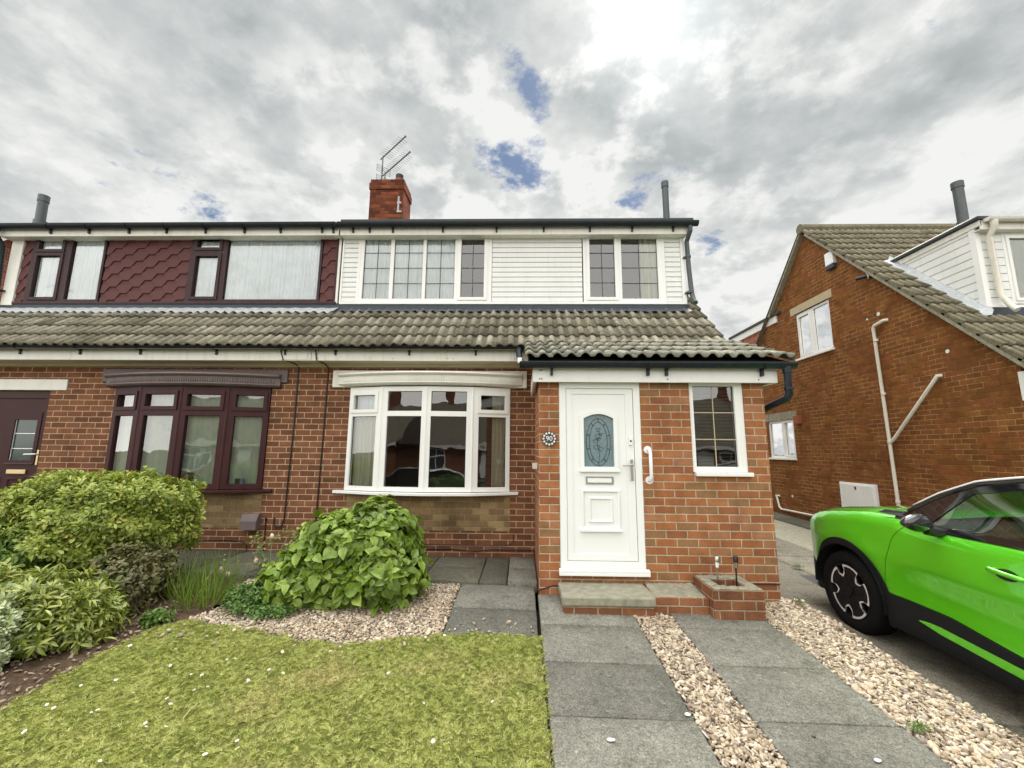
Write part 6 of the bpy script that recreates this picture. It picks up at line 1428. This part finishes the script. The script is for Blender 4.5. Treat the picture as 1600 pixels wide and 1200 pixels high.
tuft('thinner tuft of long grass beside the bronze shrub', -3.02, 3.95, 60, .30, .14, .4)
# rose with a few buds
t = thing('rose_bush', 'spindly rose with cream buds against the wall between the bow windows', 'plant', (-2.50, 4.42, gz(-2.5, 4.4)))
mb = MB(); tipsR = [(-2.78, 4.55, .44), (-2.62, 4.6, .40), (-2.68, 4.45, .30), (-2.92, 4.3, .20), (-2.60, 4.4, .18), (-2.45, 4.62, .46), (-2.40, 4.5, .36)]
for p in tipsR: mb.tube([(-2.48, 4.42, z_), (-2.5+(p[0]+2.5)*.4, 4.45, .12+p[2]*.3), p], [.005, .004, .002], 5)
build(mb, 'stems', M['green_stem'], t, smooth=True)
P = np.concatenate([np.array(p)+rng.normal(0, .035, (9, 3)) for p in tipsR]); D = sph(len(P)); D[:, 2] = np.abs(D[:, 2])
V, Fc, T = whorls(P, D, 3, .9, .4, 0, .01, .036, .25, L_SMALL); mesh_obj('foliage', fast_mesh('foliage', V, Fc, M['rose_leaf'], T, smooth=True), t)
for p in ((-2.62, 4.58, .42), (-2.68, 4.44, .21), (-2.93, 4.30, .16), (-2.90, 4.36, .10)):
    mb = MB(); q = IV*np.array([.022, .022, .032])*(1+.15*np.sin(IV[:, [2]]*4+IV[:, [0]]*5)); mb.add(q+np.array(p), IF.tolist()); build(mb, 'rose_bud', M['petal'], t, smooth=True)
# weeds in the driveway joints
for (x, y, s, lb) in ((3.52, 5.74, .05, 'weed in a driveway joint behind the nose of the car'), (2.50, 4.12, .035, 'weed at the driveway edge by the porch corner'), (2.10, 2.52, .035, 'tiny weed at the right end of the paving joint')):
    zz = dzv(x, y) if x > 2.6 else gz(x, y)
    bush('weed', lb, 'weed', (x, y, zz), 'small_leaf', [((x, y, zz+.01), (s*1.6, s, s*.7))], 60, 4, .9, .5, .3, .004, .022, .3, L_NARROW, 5, .3, .2, -.3, .0015, tint=(.35, .6))
# daisies
DZ = [(-2.64, 3.04), (-2.31, 3.01), (-2.39, 2.68), (-2.55, 2.46), (-2.47, 2.43), (-2.26, 2.41), (-2.23, 2.42), (-2.18, 2.56), (-2.16, 2.55), (-1.95, 2.54), (-1.9, 2.48), (-1.82, 2.46), (-1.9, 2.35), (-1.89, 2.32), (-1.79, 2.32), (-2.0, 2.77), (-1.92, 2.75), (-1.81, 2.64), (-1.86, 2.62), (-1.9, 2.94), (-1.86, 2.94), (-1.73, 2.87), (-1.76, 2.79), (-1.63, 2.72), (-1.62, 2.7), (-1.56, 2.83), (-1.47, 2.8), (-1.6, 3.04), (-1.34, 3.0), (-1.28, 3.06), (-0.81, 2.84), (-0.62, 2.85), (-1.36, 2.25), (-1.32, 2.2), (-1.45, 2.15), (-1.9, 2.1), (-0.54, 2.58), (-2.54, 2.63), (-0.56, 3.32), (-0.69, 3.3), (-2.42, 2.26), (-1.03, 3.26), (-0.23, 3.35), (-1.11, 3.24), (-.15, 2.62), (-.9, 2.45), (-.35, 3.0), (-2.2, 2.85), (-.42, 2.3)]
proto = thing('daisy', 'small white daisy in the short grass of the front lawn', 'daisy', (DZ[0][0], DZ[0][1], gz(*DZ[0])), 'daisies scattered over the lawn')
bx, by, bz = DZ[0][0], DZ[0][1], gz(*DZ[0]); mb = MB()
for k in range(13):
    a = 2*math.pi*k/13; c, s = math.cos(a), math.sin(a); 
    mb.add([(bx+c*.003-s*.001, by+s*.003+c*.001, bz+.030), (bx+c*.003+s*.001, by+s*.003-c*.001, bz+.030), (bx+c*.009+s*.0022, by+s*.009-c*.0022, bz+.0325), (bx+c*.0125, by+s*.0125, bz+.032), (bx+c*.009-s*.0022, by+s*.009+c*.0022, bz+.0325)], [(0, 1, 2, 3, 4)])
build(mb, 'petals', M['daisy_white'], proto, fix=False)
mb = MB(); mb.add(IV*np.array([.0042, .0042, .0022])+np.array([bx, by, bz+.0315]), IF.tolist()); build(mb, 'eye', M['daisy_yellow'], proto, smooth=True)
mb = MB(); mb.tube([(bx, by, bz), (bx, by, bz+.030)], .0009, 5); build(mb, 'stalk', M['green_stem'], proto)
proto.rotation_euler = (.25, .1, 0)
for i, (x, y) in enumerate(DZ[1:]):
    r = proto.copy(); COL.objects.link(r); r.location = (x, y, gz(x, y)); r.rotation_euler = (random.uniform(-.1, .5), random.uniform(-.3, .3), random.uniform(0, 6)); s = random.uniform(.55, .95); r.scale = (s, s, s)
    for c in list(proto.children): d = c.copy(); COL.objects.link(d); d.parent = r
mb = MB(); mb.tube([(-1.742, 2.383, gz(-1.74, 2.38)+.022), (-1.748, 2.44, gz(-1.74, 2.44)+.03), (-1.752, 2.491, gz(-1.75, 2.49)+.026)], .0022, 6)
tag(build(mb, 'straw', M['straw'], base=(-1.742, 2.383, gz(-1.74, 2.38))), 'single dry straw stalk lying on the lawn', 'straw')
# things on the sill inside the maroon bow window
mb = MB(); mb.box(-3.66, 5.44, .86, -3.55, 5.46, .95); tag(build(mb, 'sill_box', M['lead'], base=(-3.6, 5.45, .86)), 'small dark green box on the sill inside the maroon bow window', 'box')  # plain small dark box behind the glass
bush('house_plant', 'dark leafed house plant inside the maroon bow window above the shrub', 'house plant', (-4.25, 5.46, .86), 'small_leaf', [((-4.25, 5.46, .97), (.09, .04, .07))], 26, 4, .9, .5, .1, .01, .055, .2, L_SMALL, 8, .2, .1, -.6, .004, tint=(-.2, .6))

# ================================================================== THE OTHER SIDE OF THE ROAD (seen only mirrored in the glass)
zr2 = zr_road = base_z(0, -7)+.1
def opposite(x0, x1, y, lab):
    o = thing('bungalow', lab, 'house', ((x0+x1)/2, y, zr2)); xm = (x0+x1)/2
    mb = MB(); mb.box(x0, y-8, zr2-.3, x1, y, zr2+2.5); build(mb, 'wall', M['brick_far'], o)
    mb = MB(); e = .35
    mb.add([(x0-e, y+e, zr2+2.4), (x1+e, y+e, zr2+2.4), (x1+e, y-4, zr2+5.6), (x0-e, y-4, zr2+5.6), (x0-e, y-8-e, zr2+2.4), (x1+e, y-8-e, zr2+2.4)], [(0, 1, 2, 3), (3, 2, 5, 4), (0, 3, 4), (1, 5, 2)])
    build(mb, 'roof', M['tile'], o)
    mb = MB(); mb.box(x0-e, y+e, zr2+2.25, x1+e, y+e+.03, zr2+2.45); build(mb, 'fascia', M['fascia'], o)
    for xc in (xm-2.2, xm+2.0):
        mb = MB(); frame(mb, (0, y+.06, 0), (1, 0, 0), (0, 1, 0), (xc-1.1, zr2+.9, xc+1.1, zr2+2.15), [(xc-1.02+i*.52, zr2+.98, xc-.56+i*.52, zr2+1.65) for i in range(4)]+[(xc-1.02+i*.52, zr2+1.75, xc-.56+i*.52, zr2+2.08) for i in range(4)]); build(mb, 'window', M['upvc'], o, fix=False)
        mb = MB(); mb.box(xc-1.08, y+.005, zr2+.92, xc+1.08, y+.012, zr2+2.12); build(mb, 'pane', M['lead'], o)
    mb = MB(); mb.box(xm-.45, y, zr2, xm+.45, y+.05, zr2+2.1); build(mb, 'door', M['upvc'], o)
    mb = MB(); mb.box(xm+3, y-4.4, zr2+5.0, xm+3.7, y-3.8, zr2+6.6); build(mb, 'chimney', M['brick_far'], o)
opposite(-24, -13, -17.5, 'bungalow opposite the left neighbour with a tiled roof')
opposite(-10, 1.5, -17.5, 'bungalow directly across the road with white windows')
opposite(5, 17, -17.5, 'bungalow across the road to the right of the others')
def parked(x, y, lab, mat):
    o = thing('parked_car', lab, 'car', (x, y, zr2-.07)); z0 = zr2-.07
    prof = [(-2.1, .3), (-2.15, .62), (-2.0, .85), (-1.1, .98), (-.55, 1.40), (.75, 1.45), (1.55, 1.02), (2.1, .92), (2.15, .5), (2.1, .3)]
    mb = MB(); mb.prism(prof, (x, y-.85, z0), (1, 0, 0), (0, 0, 1), (0, 1, 0), 1.7); build(mb, 'body', M[mat], o, bevel=.08, seg=3)
    mb = MB()
    for yy_ in (y-.856, y+.852): mb.prism([(-.95, 1.0), (-.5, 1.34), (.70, 1.38), (1.30, 1.02)], (x, yy_, z0), (1, 0, 0), (0, 0, 1), (0, 1, 0), .004)
    build(mb, 'side_window', M['gloss_black'], o)
    for dx in (-1.3, 1.3):
        for yy_ in (y-.86, y+.66): mb = MB(); mb.tube([(x+dx, yy_, z0+.32), (x+dx, yy_+.2, z0+.32)], .32, 20); build(mb, 'wheel', M['tyre'], o, smooth='auto')
M['silver_paint'] = plain('silver_paint', (.55, .57, .58), .25, .03, 5, coat=1, metal=.3)
parked(-1.6, -7.6, 'silver car parked at the kerb behind the photographer', 'silver_paint')
parked(-7.0, -7.8, 'dark car parked at the kerb further left', 'gloss_black')
bush('garden_hedge', 'low hedge along the front of the garden behind the photographer', 'hedge', (-2.6, -3.6, base_z(-2.6, -3.6)+.15), 'darkshrub', [((-4.2+1.1*i, -3.6, base_z(-2.6, -3.6)+.65), (.75, .35, .5)) for i in range(4)], 1600, 5, .8, .5, .1, .012, .07, .2, L_OBOV, 30, .14, .12, -.7)

# pieces that stand apart become parts of their own
def split_loose(ob):
    bm = bmesh.new(); bm.from_mesh(ob.data); bm.verts.ensure_lookup_table(); seen = {}; comps = []
    for v in bm.verts:
        if v.index in seen: continue
        st = [v]; seen[v.index] = len(comps); c = {v.index}
        while st:
            q = st.pop()
            for e_ in q.link_edges:
                w_ = e_.other_vert(q)
                if w_.index not in seen: seen[w_.index] = len(comps); c.add(w_.index); st.append(w_)
        comps.append(c)
    bm.free()
    for c in comps[1:]:
        me = ob.data.copy(); b2 = bmesh.new(); b2.from_mesh(me); b2.verts.ensure_lookup_table(); bmesh.ops.delete(b2, geom=[v for v in b2.verts if v.index not in c], context='VERTS'); b2.to_mesh(me); b2.free()
        o2 = ob.copy(); o2.data = me; COL.objects.link(o2)
    c = comps[0]; b2 = bmesh.new(); b2.from_mesh(ob.data); b2.verts.ensure_lookup_table(); bmesh.ops.delete(b2, geom=[v for v in b2.verts if v.index not in c], context='VERTS'); b2.to_mesh(ob.data); b2.free()
for ob in list(bpy.data.objects):
    if ob.type == 'MESH' and ob.name.split('.')[0] in ('belt_strip', 'roof_rail', 'roof_strip', 'cowl_trim', 'bonnet_shut_line', 'roof_ridge', 'dormer_trim', 'headlight', 'waste_pipe', 'window_sill', 'cable', 'fascia_screw', 'porch_fascia_screw') and ob.parent and ob.parent.type == 'EMPTY' and len(ob.children) == 0: split_loose(ob)
